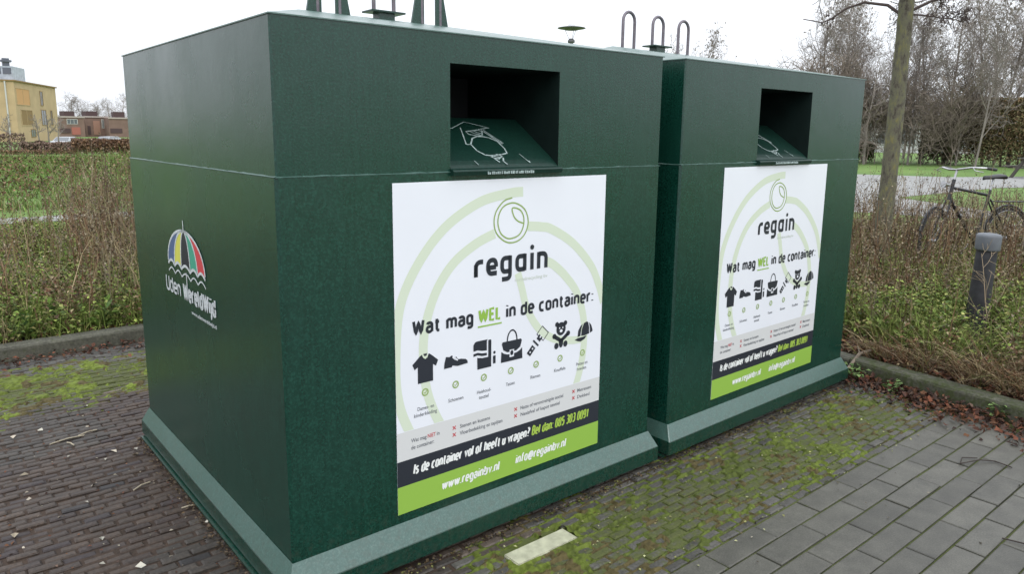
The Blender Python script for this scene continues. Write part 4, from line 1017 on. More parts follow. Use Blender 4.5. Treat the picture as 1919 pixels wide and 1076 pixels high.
# rooftop box
metal = mat('roof_box_metal', (.36, .40, .46), .4, (2, .2)); darkm = mat('roof_box_dark', (.10, .11, .14), .3)
r0, r1 = at(6.25, 153)-org, at(3.6, 156)-org; r0.z = r1.z = 0; bk = (back-c2).normalized()*6
rb = block(hz, 'rooftop_box', [r1, r0, r0+bk, r1+bk], 9.22, 11.6, metal)
mb = MB(); RL = (r0-r1).length
for k in range(5): slab_on(mb, r1, r0, RL*k/5+.15, RL*(k+1)/5-.15, 10.3, 11.35, 0, .06)
mb.build('pane', darkm, rb)
mb = MB(); q = at(5.95, 154)-org; q.z = 0; mb.box((q.x-.5, q.y-.5, 11.6), (q.x+.5, q.y+.5, 12.9)); mb.box((q.x-.8, q.y-.8, 12.3), (q.x+.8, q.y+.8, 12.6)); mb.build('chimney', darkm, hz)
# slim pruned trees before the block
yt = tree_proto('young_tree', 61, 3.3, .09, M['barkfar'], n=[8, 4, 3], seg=[5, 3, 3, 2], wob=[.02, .15, .2, .2], up=[.03, .10, .05, 0], sides=[6, 3, 3, 3], st=[.5, .15, .1], ang=[42, 40, 42], len=[.33, .5, .5], rad=[.4, .5, .6], minr=.012)
for i, az in enumerate([7.35, 7.85, 8.35, 5.7]):
    o = yt if i == 0 else copy_tree(yt); o.location = at(az, 78); o.rotation_euler = (0, 0, i*1.3)
    tag(o, ['young pruned street tree before the yellow block', 'young pruned street tree before the yellow block', 'young pruned street tree before the yellow block', 'young pruned street tree behind the clipped red-brown hedge'][i], 'tree', 'young trees before the yellow block' if i < 3 else None)

brown = mat('brown_brick', (.20, .13, .105), .9, (.6, .12)); redp = mat('red_brick_panel', (.36, .13, .10), .9); dk_ = mat('dark_box', (.075, .045, .045), .8); pink = mat('pinkish_brick', (.33, .19, .14), .9)
def brick_house(az0, az1, D, h, label, boxes, wins, panels):
    p, q = at(az0, D, 0), at(az1, D+2, 0); root = empty('brick_house', p); tag(root, label, 'house', None)
    P, Q = Vector((0, 0, 0)), q-p; bk = Vector((P.y-Q.y, Q.x-P.x, 0)).normalized()*9
    block(root, 'wall', [P, Q, Q+bk, P+bk], -1.2, h, brown); L_ = Q.length
    mb = MB(); slab_on(mb, P, Q, -.1, L_+.1, h-.25, h+.12, -.2, .25); mb.build('parapet', mat('parapet', (.42, .36, .33), .8), root)
    for (a_, b_, zt) in boxes:
        mb = MB(); slab_on(mb, P, Q, a_*L_, b_*L_, h+.12, zt, -4, -.6); mb.build('roof_box', dk_, root)
    for (a_, b_, z0, z1) in wins: window(root, P, Q, a_*L_, b_*L_, z0, z1, pale, glass, 2)
    for (a_, b_, z0, z1, m_) in panels:
        mb = MB(); slab_on(mb, P, Q, a_*L_, b_*L_, z0, z1, -.05, .12); mb.build('panel', m_, root)
brick_house(8.55, 9.95, 226, 4.3, 'left brown brick house, with a wide pale window above a red brick panel', [(.25, .66, 5.7)], [(.28, .72, 2.5, 3.6)], [(.45, .80, -.3, 1.6, redp), (0, .4, .1, 1.3, dk_)])
brick_house(9.97, 11.35, 232, 4.5, 'middle brown brick house with a tall narrow dark window strip', [(.12, .60, 5.9)], [(.70, .85, 1.5, 3.7)], [(.1, .22, -.3, 2.0, dk_), (.34, .62, -.3, 3.4, pink)])
brick_house(11.37, 13.9, 227, 4.2, 'right brown brick house half hidden by the container, with a dark carport', [(.14, .40, 5.8)], [(.45, .7, 2.2, 3.4)], [(.02, .3, .2, 1.4, dk_)])
wh = mat('white_render', (.52, .52, .52), .8); rf = mat('grey_roof', (.16, .15, .16), .8)
pr_, qr_ = at(63.8, 82, 0), at(70.6, 80, 0); root = empty('long_house', pr_); tag(root, 'long pale rendered house glimpsed through the thicket', 'house')
P, Q = Vector((0, 0, 0)), qr_-pr_; bk = Vector((P.y-Q.y, Q.x-P.x, 0)).normalized()*8
if bk.dot(Vector((pr_.x-CAM[0], pr_.y-CAM[1], 0))) < 0: bk = -bk
block(root, 'wall', [P, Q, Q+bk, P+bk], -.2, 3.2, wh)
mb = MB(); e_ = bk.normalized()*-.4; rg = bk*.5; zt = Vector((0, 0, 4.9)); z0_ = Vector((0, 0, 3.1))
mb.poly([P+e_+z0_, Q+e_+z0_, Q+rg+zt, P+rg+zt]); mb.poly([Q+bk-e_+z0_, P+bk-e_+z0_, P+rg+zt, Q+rg+zt]); mb.poly([P+e_+z0_, P+rg+zt, P+bk-e_+z0_]); mb.poly([Q+e_+z0_, Q+bk-e_+z0_, Q+rg+zt])
mb.build('roof', rf, root)
nrm_ = Q.normalized(); sgn = -1 if Vector((nrm_.y, -nrm_.x, 0)).dot(bk) > 0 else 1
for k in range(5):
    s0 = Q.length*(k+.25)/5; A_, B_ = (P, Q) if sgn == 1 else (Q, P); window(root, A_, B_, s0, s0+1.6, .9, 2.3, pale, glass, 1)

# ---------------------------------------------------------------- parked cars far off on the left
def make_car():
    root = empty('parked_car'); paint = mat('pale_car_paint', (.36, .37, .39), .3); gl_ = glass
    prof = [(-2.1, .35), (-2.15, .75), (-2.0, .95), (-1.1, 1.02), (-.45, 1.42), (1.0, 1.45), (1.75, 1.0), (2.1, .9), (2.15, .4)]
    mb = MB()
    for y0 in (-.85, .85): mb.poly([(x_, y0*(1 if z_ < 1.1 else .82), z_) for x_, z_ in prof][::(1 if y0 < 0 else -1)])
    for (xa, za), (xb, zb) in zip(prof, prof[1:]+prof[:1]):
        f = lambda z_: .85*(1 if z_ < 1.1 else .82)
        mb.poly([(xa, -f(za), za), (xa, f(za), za), (xb, f(zb), zb), (xb, -f(zb), zb)])
    mb.build('body', paint, root)
    for s_ in (-1, 1):
        mb = MB(); mb.poly([(-.95, s_*.80, 1.05), (1.45, s_*.80, 1.05), (.95, s_*.735, 1.38), (-.42, s_*.735, 1.38)]); mb.build('side_window', gl_, root)
        for x_ in (-1.35, 1.35):
            mb = MB(); mb.tube([(x_, s_*.70, .32), (x_, s_*.88, .32)], .32, 16); mb.build('wheel', M['print_dark'], root)
    mb = MB(); mb.poly([(-1.08, -.74, 1.06), (-1.08, .74, 1.06), (-.52, .66, 1.40), (-.52, -.66, 1.40)]); mb.build('windscreen', gl_, root)
    return root
car = make_car(); car.location = at(8.75, 98); car.rotation_euler = (0, 0, R(60)); tag(car, 'pale parked car between the yellow block and the brick houses', 'car', 'parked cars far off')
o = copy_tree(car); o.location = at(11.2, 104); o.rotation_euler = (0, 0, R(40)); tag(o, 'pale parked car before the right brown brick house', 'car', 'parked cars far off')

# ---------------------------------------------------------------- picnic table
pt = empty('picnic_table', at(74.9, 35.5, .045), R(-12)); tag(pt, 'weathered picnic table with benches on the grass at the right edge', 'picnic table')
wd_ = mat('weathered_wood', (.09, .08, .07), .9)
mb = MB()
for k in range(4): mb.box((-.95, -.36+k*.185, .76), (.95, -.36+k*.185+.17, .80))
mb.build('table_top', wd_, pt)
for s_ in (-1, 1):
    mb = MB(); mb.box((-.95, s_*.78-.13, .44), (.95, s_*.78+.13, .48)); mb.build('bench', wd_, pt)
    for e_ in (-1, 1):
        mb = MB(); x_ = s_*.62; mb.mesh([(x_-.04, e_*.25-.06, .76), (x_+.04, e_*.25-.06, .76), (x_+.04, e_*.25+.06, .76), (x_-.04, e_*.25+.06, .76), (x_-.04, e_*.7-.06, 0), (x_+.04, e_*.7-.06, 0), (x_+.04, e_*.7+.06, 0), (x_-.04, e_*.7+.06, 0)], [(0, 1, 5, 4), (1, 2, 6, 5), (2, 3, 7, 6), (3, 0, 4, 7)]); mb.build('leg', wd_, pt)
    mb = MB(); mb.box((s_*.62-.03, -.85, .38), (s_*.62+.03, .85, .44)); mb.build('crossbar', wd_, pt)

# ---------------------------------------------------------------- bicycle: x forward, y to its left, built about the rear wheel contact
bk0 = at(73.6, 10.55, .06); hd = at(69.9, 9.8, .06)-bk0
bi = empty('bicycle', bk0, math.atan2(hd.y, hd.x)); tag(bi, 'dark city bicycle on its stand behind the dry weeds, front turned left', 'bicycle')
bi.rotation_euler = (R(2), 0, math.atan2(hd.y, hd.x)); bi.scale = (.98, .98, 1.05)
bd = mat('bike_black', (.02, .02, .022), .35); ch_ = mat('bike_chrome', (.45, .45, .46), .25, metal=.8); ty = mat('bike_tyre', (.02, .02, .02), .8); sv = mat('saddle_black', (.03, .03, .032), .5)
rw = .35; wb = 1.10
def wheel(x_, st=0):
    h = empty('wheel', (x_, 0, rw), st, bi)
    mb = MB(); n = 36; pts = [(rw*.96*math.cos(2*math.pi*k/n), 0, rw*.96*math.sin(2*math.pi*k/n)) for k in range(n+1)]; mb.tube(pts, .019, 8, cap=False); mb.build('tyre', ty, h)
    mb = MB(); mb.tube([(.90*rw*math.cos(2*math.pi*k/n), 0, .90*rw*math.sin(2*math.pi*k/n)) for k in range(n+1)], .010, 6, cap=False); mb.build('rim', ch_, h)
    mb = MB()
    for k in range(18):
        a_ = 2*math.pi*k/18; mb.tube([(0, .02*(-1)**k, 0), (.9*rw*math.cos(a_), 0, .9*rw*math.sin(a_))], .0022, 3)
    mb.build('spokes', ch_, h)
    mb = MB(); mb.tube([(0, -.04, 0), (0, .04, 0)], .022, 10); mb.build('hub', ch_, h)
    mb = MB(); a0, a1 = (20, 170) if x_ > .5 else (-10, 185); mb.tube([((rw+.022)*math.cos(R(a_)), 0, (rw+.022)*math.sin(R(a_))) for a_ in range(a0, a1, 10)], .014, 6); mb.build('mudguard', bd, h)
wheel(0); wheel(wb, .35)
mb = MB(); bbx, bbz = .47, .30; stx, stz = .30, .90; htx, htz, hbx, hbz = .86, 1.02, .92, .80
mb.tube([(bbx, 0, bbz), (stx, 0, stz)], .017); mb.tube([(stx+.02, 0, .84), (htx+.01, 0, .93)], .016); mb.tube([(bbx, 0, bbz), (hbx-.01, 0, hbz+.02)], .019); mb.tube([(htx, 0, htz), (hbx, 0, hbz)], .020)
for s_ in (-.05, .05): mb.tube([(0, s_, rw), (stx+.01, s_*.4, .80)], .009, 8); mb.tube([(0, s_, rw), (bbx, s_*.6, bbz)], .010, 8)
mb.build('frame', bd, bi)
mb = MB()
for s_ in (-.05, .05): mb.tube([(hbx, s_*.6, hbz), (hbx+.06, s_, .62), (wb, s_, rw)], .011, 8)
mb.build('fork', bd, bi)
mb = MB(); mb.tube([(htx+.005, 0, htz-.02), (htx-.03, 0, 1.13)], .013); mb.tube([(htx-.25, -.30, 1.13), (htx-.14, -.28, 1.145), (htx-.02, -.20, 1.15), (htx+.03, -.06, 1.13), (htx-.03, 0, 1.125), (htx+.03, .06, 1.13), (htx-.02, .20, 1.15), (htx-.14, .28, 1.145), (htx-.25, .30, 1.13)], .0115, 8); mb.build('handlebar', ch_, bi)
for s_ in (-1, 1):
    mb = MB(); mb.tube([(htx-.27, s_*.302, 1.128), (htx-.15, s_*.283, 1.144)], .017, 10); mb.build('grip', sv, bi)
    mb = MB(); mb.tube([(htx-.02, s_*.22, 1.15), (htx+.0, s_*.26, 1.12), (htx-.10, s_*.29, 1.10)], .005, 6); mb.build('brake_lever', ch_, bi)
mb = MB(); mb.tube([(stx, 0, stz-.02), (stx-.035, 0, 1.02)], .013); mb.build('seat_post', ch_, bi)
mb = MB(); S = []
for (x_, w__, z_) in [(-.13, .085, 1.06), (-.10, .10, 1.075), (-.03, .085, 1.07), (.05, .04, 1.06), (.13, .022, 1.058), (.155, .010, 1.05)]:
    S.append([(stx-.03+x_, w__*math.cos(R(t_)), z_-.025+.028*max(math.sin(R(t_)), -.55)) for t_ in range(0, 360, 36)])
V = [p for r_ in S for p in r_]; F = [(i*10+k, i*10+(k+1) % 10, (i+1)*10+(k+1) % 10, (i+1)*10+k) for i in range(5) for k in range(10)]+[tuple(range(9, -1, -1)), tuple(range(50, 60))]
mb.mesh(V, F, True); mb.build('saddle', sv, bi)
mb = MB()
for y_ in (-.06, 0, .06): mb.tube([(-.28, y_, .76), (.22, y_, .77)], .007, 6)
mb.tube([(-.28, -.06, .76), (-.28, .06, .76)], .007, 6)
for y_ in (-.06, .06): mb.tube([(-.1, y_, .76), (0, y_, rw)], .006, 6)
mb.build('luggage_rack', bd, bi)
mb = MB(); mb.tube([(hbx+.02, 0, .96), (hbx+.10, 0, .97)], [.02, .04], 12); mb.build('headlight', ch_, bi)
mb = MB(); mb.tube([(bbx, -.07, bbz), (bbx+.12, -.07, bbz-.12)], .009, 8); mb.tube([(bbx, .07, bbz), (bbx-.12, .07, bbz+.12)], .009, 8); mb.box((bbx+.08, -.16, bbz-.135), (bbx+.16, -.08, bbz-.11)); mb.box((bbx-.16, .08, bbz+.11), (bbx-.08, .16, bbz+.135)); mb.build('crank', ch_, bi)
mb = MB(); mb.tube([(.02, -.05, rw), (-.05, -.10, .18), (-.10, -.20, .0)], .009, 6); mb.build('stand', ch_, bi)

# ================================================================== WEEDS, GRASS, LITTER
def gz(x, y): return .07+.05*(fbm(x, y, .8, 31)-.5)
def blade_mesh(x, y, z0, h, wdt, az, lean, curl, col, rows=4):
    n = len(x); t = np.linspace(0, 1, rows)[None]
    r = lean[:, None]*h[:, None]*t+curl[:, None]*h[:, None]*t**2
    zz = h[:, None]*t*np.sqrt(np.clip(1-(lean[:, None]*.6)**2, .2, 1))-np.abs(curl[:, None])*h[:, None]*t**3*.5
    px = x[:, None]+np.cos(az)[:, None]*r; py = y[:, None]+np.sin(az)[:, None]*r; pz = z0[:, None]+zz
    fa = rng.uniform(0, 6.28, n)[:, None]; ww = wdt[:, None]*(1-t**1.5*.9)/2
    A = np.stack([px-np.cos(fa)*ww, py-np.sin(fa)*ww, pz], -1); B = np.stack([px+np.cos(fa)*ww, py+np.sin(fa)*ww, pz], -1)
    V = np.stack([A, B], 2).reshape(n, rows*2, 3)
    f = np.array([(2*i, 2*i+1, 2*i+3, 2*i+2) for i in range(rows-1)])
    F = (np.arange(n)[:, None, None]*rows*2+f[None]).reshape(-1, 4)
    C_ = np.repeat(np.column_stack([col, np.ones(n)])[:, None], rows*2, 1).reshape(-1, 4)
    return V.reshape(-1, 3), F, C_
def tube3(P0, P1, P2, r0, r1, col):
    """vectorised three-sided stalks through three points"""
    n = len(P0); rad = np.stack([r0, (r0+r1)/2, r1], 1)
    P = np.stack([P0, P1, P2], 1); a = np.array([0, 2.094, 4.189])
    ox = np.stack([np.cos(a), np.sin(a), np.zeros(3)], 1)
    V = P[:, :, None, :]+ox[None, None]*rad[:, :, None, None]
    f = np.array([(i*3+k, i*3+(k+1) % 3, (i+1)*3+(k+1) % 3, (i+1)*3+k) for i in range(2) for k in range(3)])
    F = (np.arange(n)[:, None, None]*9+f[None]).reshape(-1, 4)
    C_ = np.repeat(np.column_stack([col, np.ones(n)])[:, None], 9, 1).reshape(-1, 4)
    return V.reshape(-1, 3), F, C_
def leaf_mesh(P, size, az, tilt, asp, col):
    n = len(P); d = np.stack([np.cos(az)*np.cos(tilt), np.sin(az)*np.cos(tilt), np.sin(tilt)], 1); s = np.stack([-np.sin(az), np.cos(az), rng.normal(0, .35, n)], 1)
    s /= np.linalg.norm(s, axis=1)[:, None]; u = np.cross(d, s); z = size[:, None]; asp = asp[:, None]
    V = np.stack([P, P+d*z*.5-s*z*asp+u*z*.12, P+d*z-u*z*.10, P+d*z*.5+s*z*asp+u*z*.12], 1)
    C_ = np.repeat(np.column_stack([col, np.ones(n)])[:, None], 4, 1).reshape(-1, 4)
    return V.reshape(-1, 3), np.arange(4*n).reshape(n, 4), C_
def merge(parts):
    V = []; F = []; C_ = []; o = 0
    for v, f, c in parts: V.append(v); F.append(f+o); C_.append(c); o += len(v)
    return np.concatenate(V), np.concatenate(F), np.concatenate(C_)
def pal(cols, n, var=.3):
    c = np.array(cols)[rng.integers(0, len(cols), n)]*(1+rng.normal(0, var, n))[:, None]; return np.clip(c, .005, .6)
def scatter(n, az0, az1, d0, d1, cond=None, dens=None, thr=0):
    az = np.radians(rng.uniform(az0, az1, n)); D = np.sqrt(rng.uniform(d0**2, d1**2, n)); x = CAM[0]+D*np.sin(az); y = CAM[1]+D*np.cos(az)
    k = in_bed(x, y)
    if cond is not None: k &= cond(x, y)
    if dens is not None: k &= fbm(x, y, dens, 91) > thr
    return x[k], y[k]
STRAW = [(.24, .19, .10), (.30, .24, .14), (.17, .125, .07), (.20, .15, .10)]
DEAD = [(.145, .080, .045), (.10, .058, .036), (.19, .115, .065), (.22, .15, .09)]
RED = [(.13, .06, .035), (.17, .08, .045), (.10, .05, .03)]
LEAFG = [(.11, .165, .035), (.16, .22, .045), (.21, .26, .06), (.075, .115, .03), (.24, .25, .08), (.16, .14, .05)]
def undergrowth(tagname, az0, az1, d0, d1, cond, n_grass, n_leaf, n_stem, hs, bx, clump=1.6, cut=.46):
    # tufts of grass
    x, y = scatter(n_grass//7, az0, az1, d0, d1, cond, .9, .44); n = len(x); k = 9
    x = np.repeat(x, k)+rng.normal(0, .035, n*k); y = np.repeat(y, k)+rng.normal(0, .035, n*k); n *= k
    h = rng.gamma(4, .040, n)*(.7+.8*fbm(x, y, .9, 55))
    V, F, C_ = blade_mesh(x, y, gz(x, y)-.01, h, rng.uniform(.004, .009, n), rng.uniform(0, 6.28, n), rng.uniform(0, .5, n), rng.uniform(-.1, .6, n), np.where((fbm(x, y, .9, 66) > .47)[:, None], pal([(.16, .22, .045), (.24, .27, .08), (.12, .17, .035)], n), pal(STRAW+[(.20, .21, .08), (.16, .18, .06)], n)))
    o = np_obj('wild_grass', V, F, M['plant'], C_); tag(o, 'wild grass, green and straw coloured, growing '+bx, 'grass', kind='stuff')
    # leafy weeds
    x, y = scatter(n_leaf//12, az0, az1, d0, d1, cond, .8, .43); n = len(x); k = 14; hh = np.repeat(rng.uniform(.05, .34, n)*(.5+1.0*fbm(x, y, 1.2, 12)), k)
    az = rng.uniform(0, 6.28, n*k); rr = rng.uniform(.01, .10, n*k); x = np.repeat(x, k)+np.cos(az)*rr; y = np.repeat(y, k)+np.sin(az)*rr; n *= k
    z = gz(x, y)+hh*rng.uniform(.15, 1, n)
    c = np.where((fbm(x, y, .7, 71) > .58)[:, None], pal(RED+DEAD+STRAW, n), pal(LEAFG, n))
    V, F, C_ = leaf_mesh(np.column_stack([x, y, z]), rng.uniform(.014, .048, n), az, rng.uniform(-.5, .6, n), rng.uniform(.2, .38, n), c)
    o = np_obj('leafy_weeds', V, F, M['plant'], C_); tag(o, 'low leafy green weeds covering the soil '+bx, 'weeds', kind='stuff')
    # dead flower stalks with side twigs and seed heads
    x, y = scatter(n_stem, az0, az1, d0, d1, cond, clump, cut); n = len(x)
    H = hs[0]+(hs[1]-hs[0])*np.clip(rng.beta(2, 2.6, n)*1.0*(.45+1.1*fbm(x, y, 1.6, 13)), 0, 1.1); az = rng.uniform(0, 6.28, n); ln = np.abs(rng.normal(0, .13, n))
    P0 = np.column_stack([x, y, gz(x, y)-.02]); dr = np.column_stack([np.cos(az)*ln, np.sin(az)*ln, np.ones(n)])
    P1 = P0+dr*(H*.5)[:, None]+rng.normal(0, .015, (n, 3)); P2 = P0+dr*H[:, None]+np.column_stack([np.cos(az)*ln*H*.5, np.sin(az)*ln*H*.5, np.zeros(n)])
    col = np.where((fbm(x, y, .7, 83) > .5)[:, None], pal(DEAD, n), pal(STRAW+[(.26, .22, .15)], n)); parts = [tube3(P0, P1, P2, rng.uniform(.0028, .0062, n), rng.uniform(.0016, .0026, n), col)]
    k = 6; f = rng.uniform(.35, 1, (n, k)); B = np.where((f < .5)[..., None], P0[:, None]+(P1-P0)[:, None]*(f*2)[..., None], P1[:, None]+(P2-P1)[:, None]*(f*2-1)[..., None]).reshape(-1, 3)
    a2 = rng.uniform(0, 6.28, n*k); L_ = rng.uniform(.05, .20, n*k)*np.repeat(np.clip(H, .4, 1.3), k); E_ = B+np.column_stack([np.cos(a2)*.55, np.sin(a2)*.55, np.full(n*k, .85)])*L_[:, None]
    Mi = (B+E_)/2+np.column_stack([np.cos(a2), np.sin(a2), -np.ones(n*k)*.4])*(L_*.08)[:, None]; colk = np.repeat(col, k, 0)
    parts.append(tube3(B, Mi, E_, np.full(n*k, .0016), np.full(n*k, .0011), colk))
    q = 3; S_ = np.repeat(np.concatenate([E_, P2]), q, 0)+rng.normal(0, .012, ((n*k+n)*q, 3)); m = len(S_)
    parts.append(leaf_mesh(S_, rng.uniform(.008, .028, m), rng.uniform(0, 6.28, m), rng.uniform(-1.2, 1.2, m), np.full(m, .38), pal([(.08, .06, .042), (.13, .10, .07), (.20, .165, .11), (.25, .21, .14)], m)))
    # withered leaves hanging on the stalks
    q = 4; f = rng.uniform(.05, .8, n*q); idx = np.repeat(np.arange(n), q); S_ = P0[idx]+(P2-P0)[idx]*f[:, None]+rng.normal(0, .012, (n*q, 3))
    parts.append(leaf_mesh(S_, rng.uniform(.02, .055, n*q), rng.uniform(0, 6.28, n*q), rng.uniform(-1.3, .3, n*q), np.full(n*q, .22), pal(DEAD+RED+STRAW+[(.17, .17, .07)], n*q)))
    V, F, C_ = merge(parts); o = np_obj('dead_stalks', V, F, M['plant'], C_); tag(o, 'dry brown flower stalks with seed heads standing '+bx, 'weeds', kind='stuff')
undergrowth('l', -4, 24, 5.5, 13.2, lambda x, y: (y > 3.98) & (x < 5.4) & (rng.uniform(0, 1, len(x)) < np.clip((13.5-y)/6.5, .12, 1)), 62000, 160000, 950, (.25, 1.25), 'in the bed on the left', 1.1, .47)
undergrowth('l', 8.5, 16, 6.4, 12.5, lambda x, y: (y > 4.1) & (x < 5.4), 9000, 6000, 420, (.5, 1.40), 'in the bed close behind the near container', .7, .38)
def clear(x, y):      # nothing tall right in front of the bollard
    dx, dy = x-CAM[0], y-CAM[1]; az = np.degrees(np.arctan2(dx, dy)); D = np.hypot(dx, dy)
    return (x > 3.9) & ~((np.hypot(x-5.62, y+.20) < .14)) & ~((np.abs(az-72.9) < 1.6) & (D < 6.9) & (rng.uniform(0, 1, len(x)) < .9))
undergrowth('r', 55, 82, 4.4, 8.0, lambda x, y: clear(x, y) & (x > kerb_x(y)+.38+.35*fbm(x, y, .5, 77)*rng.uniform(.4, 1, len(x))), 52000, 105000, 520, (.12, .80), 'around the bollard', .9, .42)
undergrowth('r', 55, 82, 7.4, 13.2, lambda x, y: (x > 3.9), 60000, 80000, 2300, (.30, 1.18), 'between the bollard and the bicycle', 1.1, .44)
def rosettes(m, az0, az1, d0, d1, cond, label, cols):
    parts = []; x, y = scatter(m, az0, az1, d0, d1, cond)
    for x0, y0 in zip(x, y):
        q = int(rng.integers(7, 15)); a_ = rng.uniform(0, 6.28, q); h_ = rng.uniform(.02, .22); rr = rng.uniform(.0, .05, q)
        parts.append(leaf_mesh(np.column_stack([x0+np.cos(a_)*rr, y0+np.sin(a_)*rr, gz(x0+0*a_, y0+0*a_)+rng.uniform(.2, 1, q)*h_]), rng.uniform(.05, .125, q), a_, rng.uniform(.1, 1.1, q), rng.uniform(.16, .26, q), pal(cols, q, .2)))
    V, F, C_ = merge(parts); tag(np_obj('broad_weeds', V, F, M['plant'], C_), label, 'weeds', kind='stuff')
rosettes(420, 3, 16, 5.9, 9.5, lambda x, y: (y > 4.05) & (x < 5), 'broad-leaved green weeds just behind the left kerb', [(.13, .22, .04), (.18, .26, .06), (.09, .16, .05), (.24, .28, .08)])
rosettes(380, 58, 80, 4.8, 8.0, lambda x, y: clear(x, y) & (x > kerb_x(y)+.5), 'broad-leaved green weeds behind the leaf litter on the right', [(.15, .20, .05), (.20, .24, .07), (.11, .15, .04), (.17, .10, .05)])
n = 900; k_ = np.repeat(rng.uniform(-.3, 2.2, 45), 20); x = k_+rng.normal(0, .05, n); y = kerb_y(x)+.22+np.repeat(rng.uniform(0, 1.3, 45), 20)+rng.normal(0, .05, n)
V, F, C_ = blade_mesh(x, y, gz(x, y), rng.gamma(6, .07, n), rng.uniform(.003, .008, n), rng.uniform(0, 6.28, n), rng.uniform(.2, 1.0, n), rng.uniform(.1, .9, n), pal(STRAW, n))
tag(np_obj('dry_grass', V, F, M['plant'], C_), 'fallen straw-coloured stems leaning behind the left kerb', 'grass', kind='stuff')
# meadow beyond the path: dry clumps and rough grass
x, y = scatter(2600, -4, 22, 15.8, 46, lambda x, y: y > 14); n = len(x)
k = 14; x = np.repeat(x, k)+rng.normal(0, .13, n*k); y = np.repeat(y, k)+rng.normal(0, .13, n*k); n *= k
V, F, C_ = blade_mesh(x, y, np.full(n, .04), rng.gamma(3, .07, n), rng.uniform(.012, .03, n), rng.uniform(0, 6.28, n), rng.uniform(0, .6, n), rng.uniform(0, .5, n), pal([(.12, .19, .04), (.10, .16, .035), (.16, .17, .06)], n))
tag(np_obj('meadow_grass', V, F, M['plant'], C_), 'rough grass of the meadow behind the path', 'grass', kind='stuff')
# dark dry plants dotted over the meadow
tf = np_obj
parts = []
for i in range(46):
    az = rnd.uniform(3.5, 13.5); D = rnd.uniform(16, 40); p = at(az, D); h_ = rnd.uniform(.35, .85); m = 70
    S_ = np.column_stack([rng.normal(p.x, .22, m), rng.normal(p.y, .22, m), .05+h_*np.sqrt(rng.uniform(0, 1, m))])
    parts.append(leaf_mesh(S_, rng.uniform(.04, .10, m), rng.uniform(0, 6.28, m), rng.uniform(-1.2, 1.2, m), np.full(m, .3), pal(DEAD+[(.06, .06, .03)], m)))
V, F, C_ = merge(parts); tag(np_obj('dry_meadow_plants', V, F, M['plant'], C_), 'dark dry plants dotted over the green meadow', 'weeds', kind='stuff')

# fallen leaves along the kerbs and on the bricks
def litter(name, x, y, z, size, cols, label, tiltv=.25):
    n = len(x); s = rng.uniform(*size, n); az = rng.uniform(0, 6.28, n); ti = rng.normal(.05, tiltv, n)
    V, F, C_ = leaf_mesh(np.column_stack([x, y, z]), s, az, ti, rng.uniform(.25, .45, n), pal(cols, n, .25))
    return tag(np_obj(name, V, F, M['plant'], C_), label, 'leaves', kind='stuff')
LV = [(.085, .036, .022), (.060, .028, .020), (.13, .060, .030), (.045, .028, .022), (.10, .065, .048), (.15, .055, .030)]
n = 3600; y = rng.uniform(-2.2, .75, n); x = kerb_x(y)-np.abs(rng.normal(0, .15, n))-.01; kk = (rng.uniform(0, 1, n) < np.exp(-((y+.45)/.9)**2)); x, y = x[kk], y[kk]
litter('fallen_leaves', x, y, .008+.045*rng.uniform(0, 1, len(x))*np.exp(-(kerb_x(y)-x)/.12), (.015, .048), LV, 'red-brown fallen leaves drifted against the right kerb', .7)
n = 12000; y = rng.uniform(-2.6, 2.5, n); x = kerb_x(y)+.15+np.abs(rng.normal(0, .38, n)); litter('fallen_leaves', x, y, gz(x, y)+rng.uniform(0, .05, n), (.02, .055), LV+LV+STRAW, 'red-brown fallen leaves lying in the bed behind the right kerb', .6)
n = 700; x = rng.uniform(-2, 1.6, n); y = kerb_y(x)-np.abs(rng.normal(0, .14, n))-.01; litter('fallen_leaves', x, y, .006+.03*rng.uniform(0, 1, n), (.015, .045), LV, 'brown fallen leaves drifted against the left kerb', .5)
n = 1800; x = rng.uniform(-2.4, 2.6, n); y = kerb_y(x)+.14+np.abs(rng.normal(0, .22, n)); litter('fallen_leaves', x, y, gz(x, y)+rng.uniform(0, .05, n), (.02, .06), LV, 'brown fallen leaves lying in the bed behind the left kerb', .6)
n = 1300; x = rng.uniform(-2.2, .0, n); y = rng.uniform(-.6, 2.7, n); litter('litter', x, y, np.full(n, .005), (.005, .018), LV+[(.22, .2, .15), (.26, .22, .17), (.07, .05, .035)], 'small dry crumbs of leaf scattered over the dark bricks on the left', .2)
n = 420; x = rng.uniform(.3, 3.9, n); y = rng.uniform(SLAB_Y-.05, -.06, n); litter('litter', x, y, np.full(n, .006), (.005, .016), [(.26, .26, .10), (.30, .30, .16), (.16, .13, .07)], 'tiny yellow leaf crumbs on the moss before the containers', .2)
n = 60; x = rng.uniform(1.2, 3.9, n); y = rng.uniform(-2.2, SLAB_Y-.05, n); litter('litter', x, y, np.full(n, .005), (.006, .02), [(.2, .18, .14), (.07, .05, .03)], 'a few dry crumbs on the grey slabs', .2)
n = 1500; y = np.repeat(rng.uniform(-1.6, .1, 30), 50)+rng.normal(0, .05, n); x = kerb_x(y)+.17+np.repeat(rng.uniform(0, .28, 30), 50)+rng.normal(0, .04, n)
V, F, C_ = blade_mesh(x, y, np.full(n, .07), rng.gamma(5, .05, n), rng.uniform(.003, .007, n), rng.normal(3.3, .9, n), rng.uniform(.2, .9, n), rng.uniform(.1, .8, n), pal(STRAW+[(.22, .12, .06), (.16, .09, .05), (.15, .17, .05)], n))
tag(np_obj('dry_grass', V, F, M['plant'], C_), 'dry straw grass drooping over the right kerb', 'grass', kind='stuff')
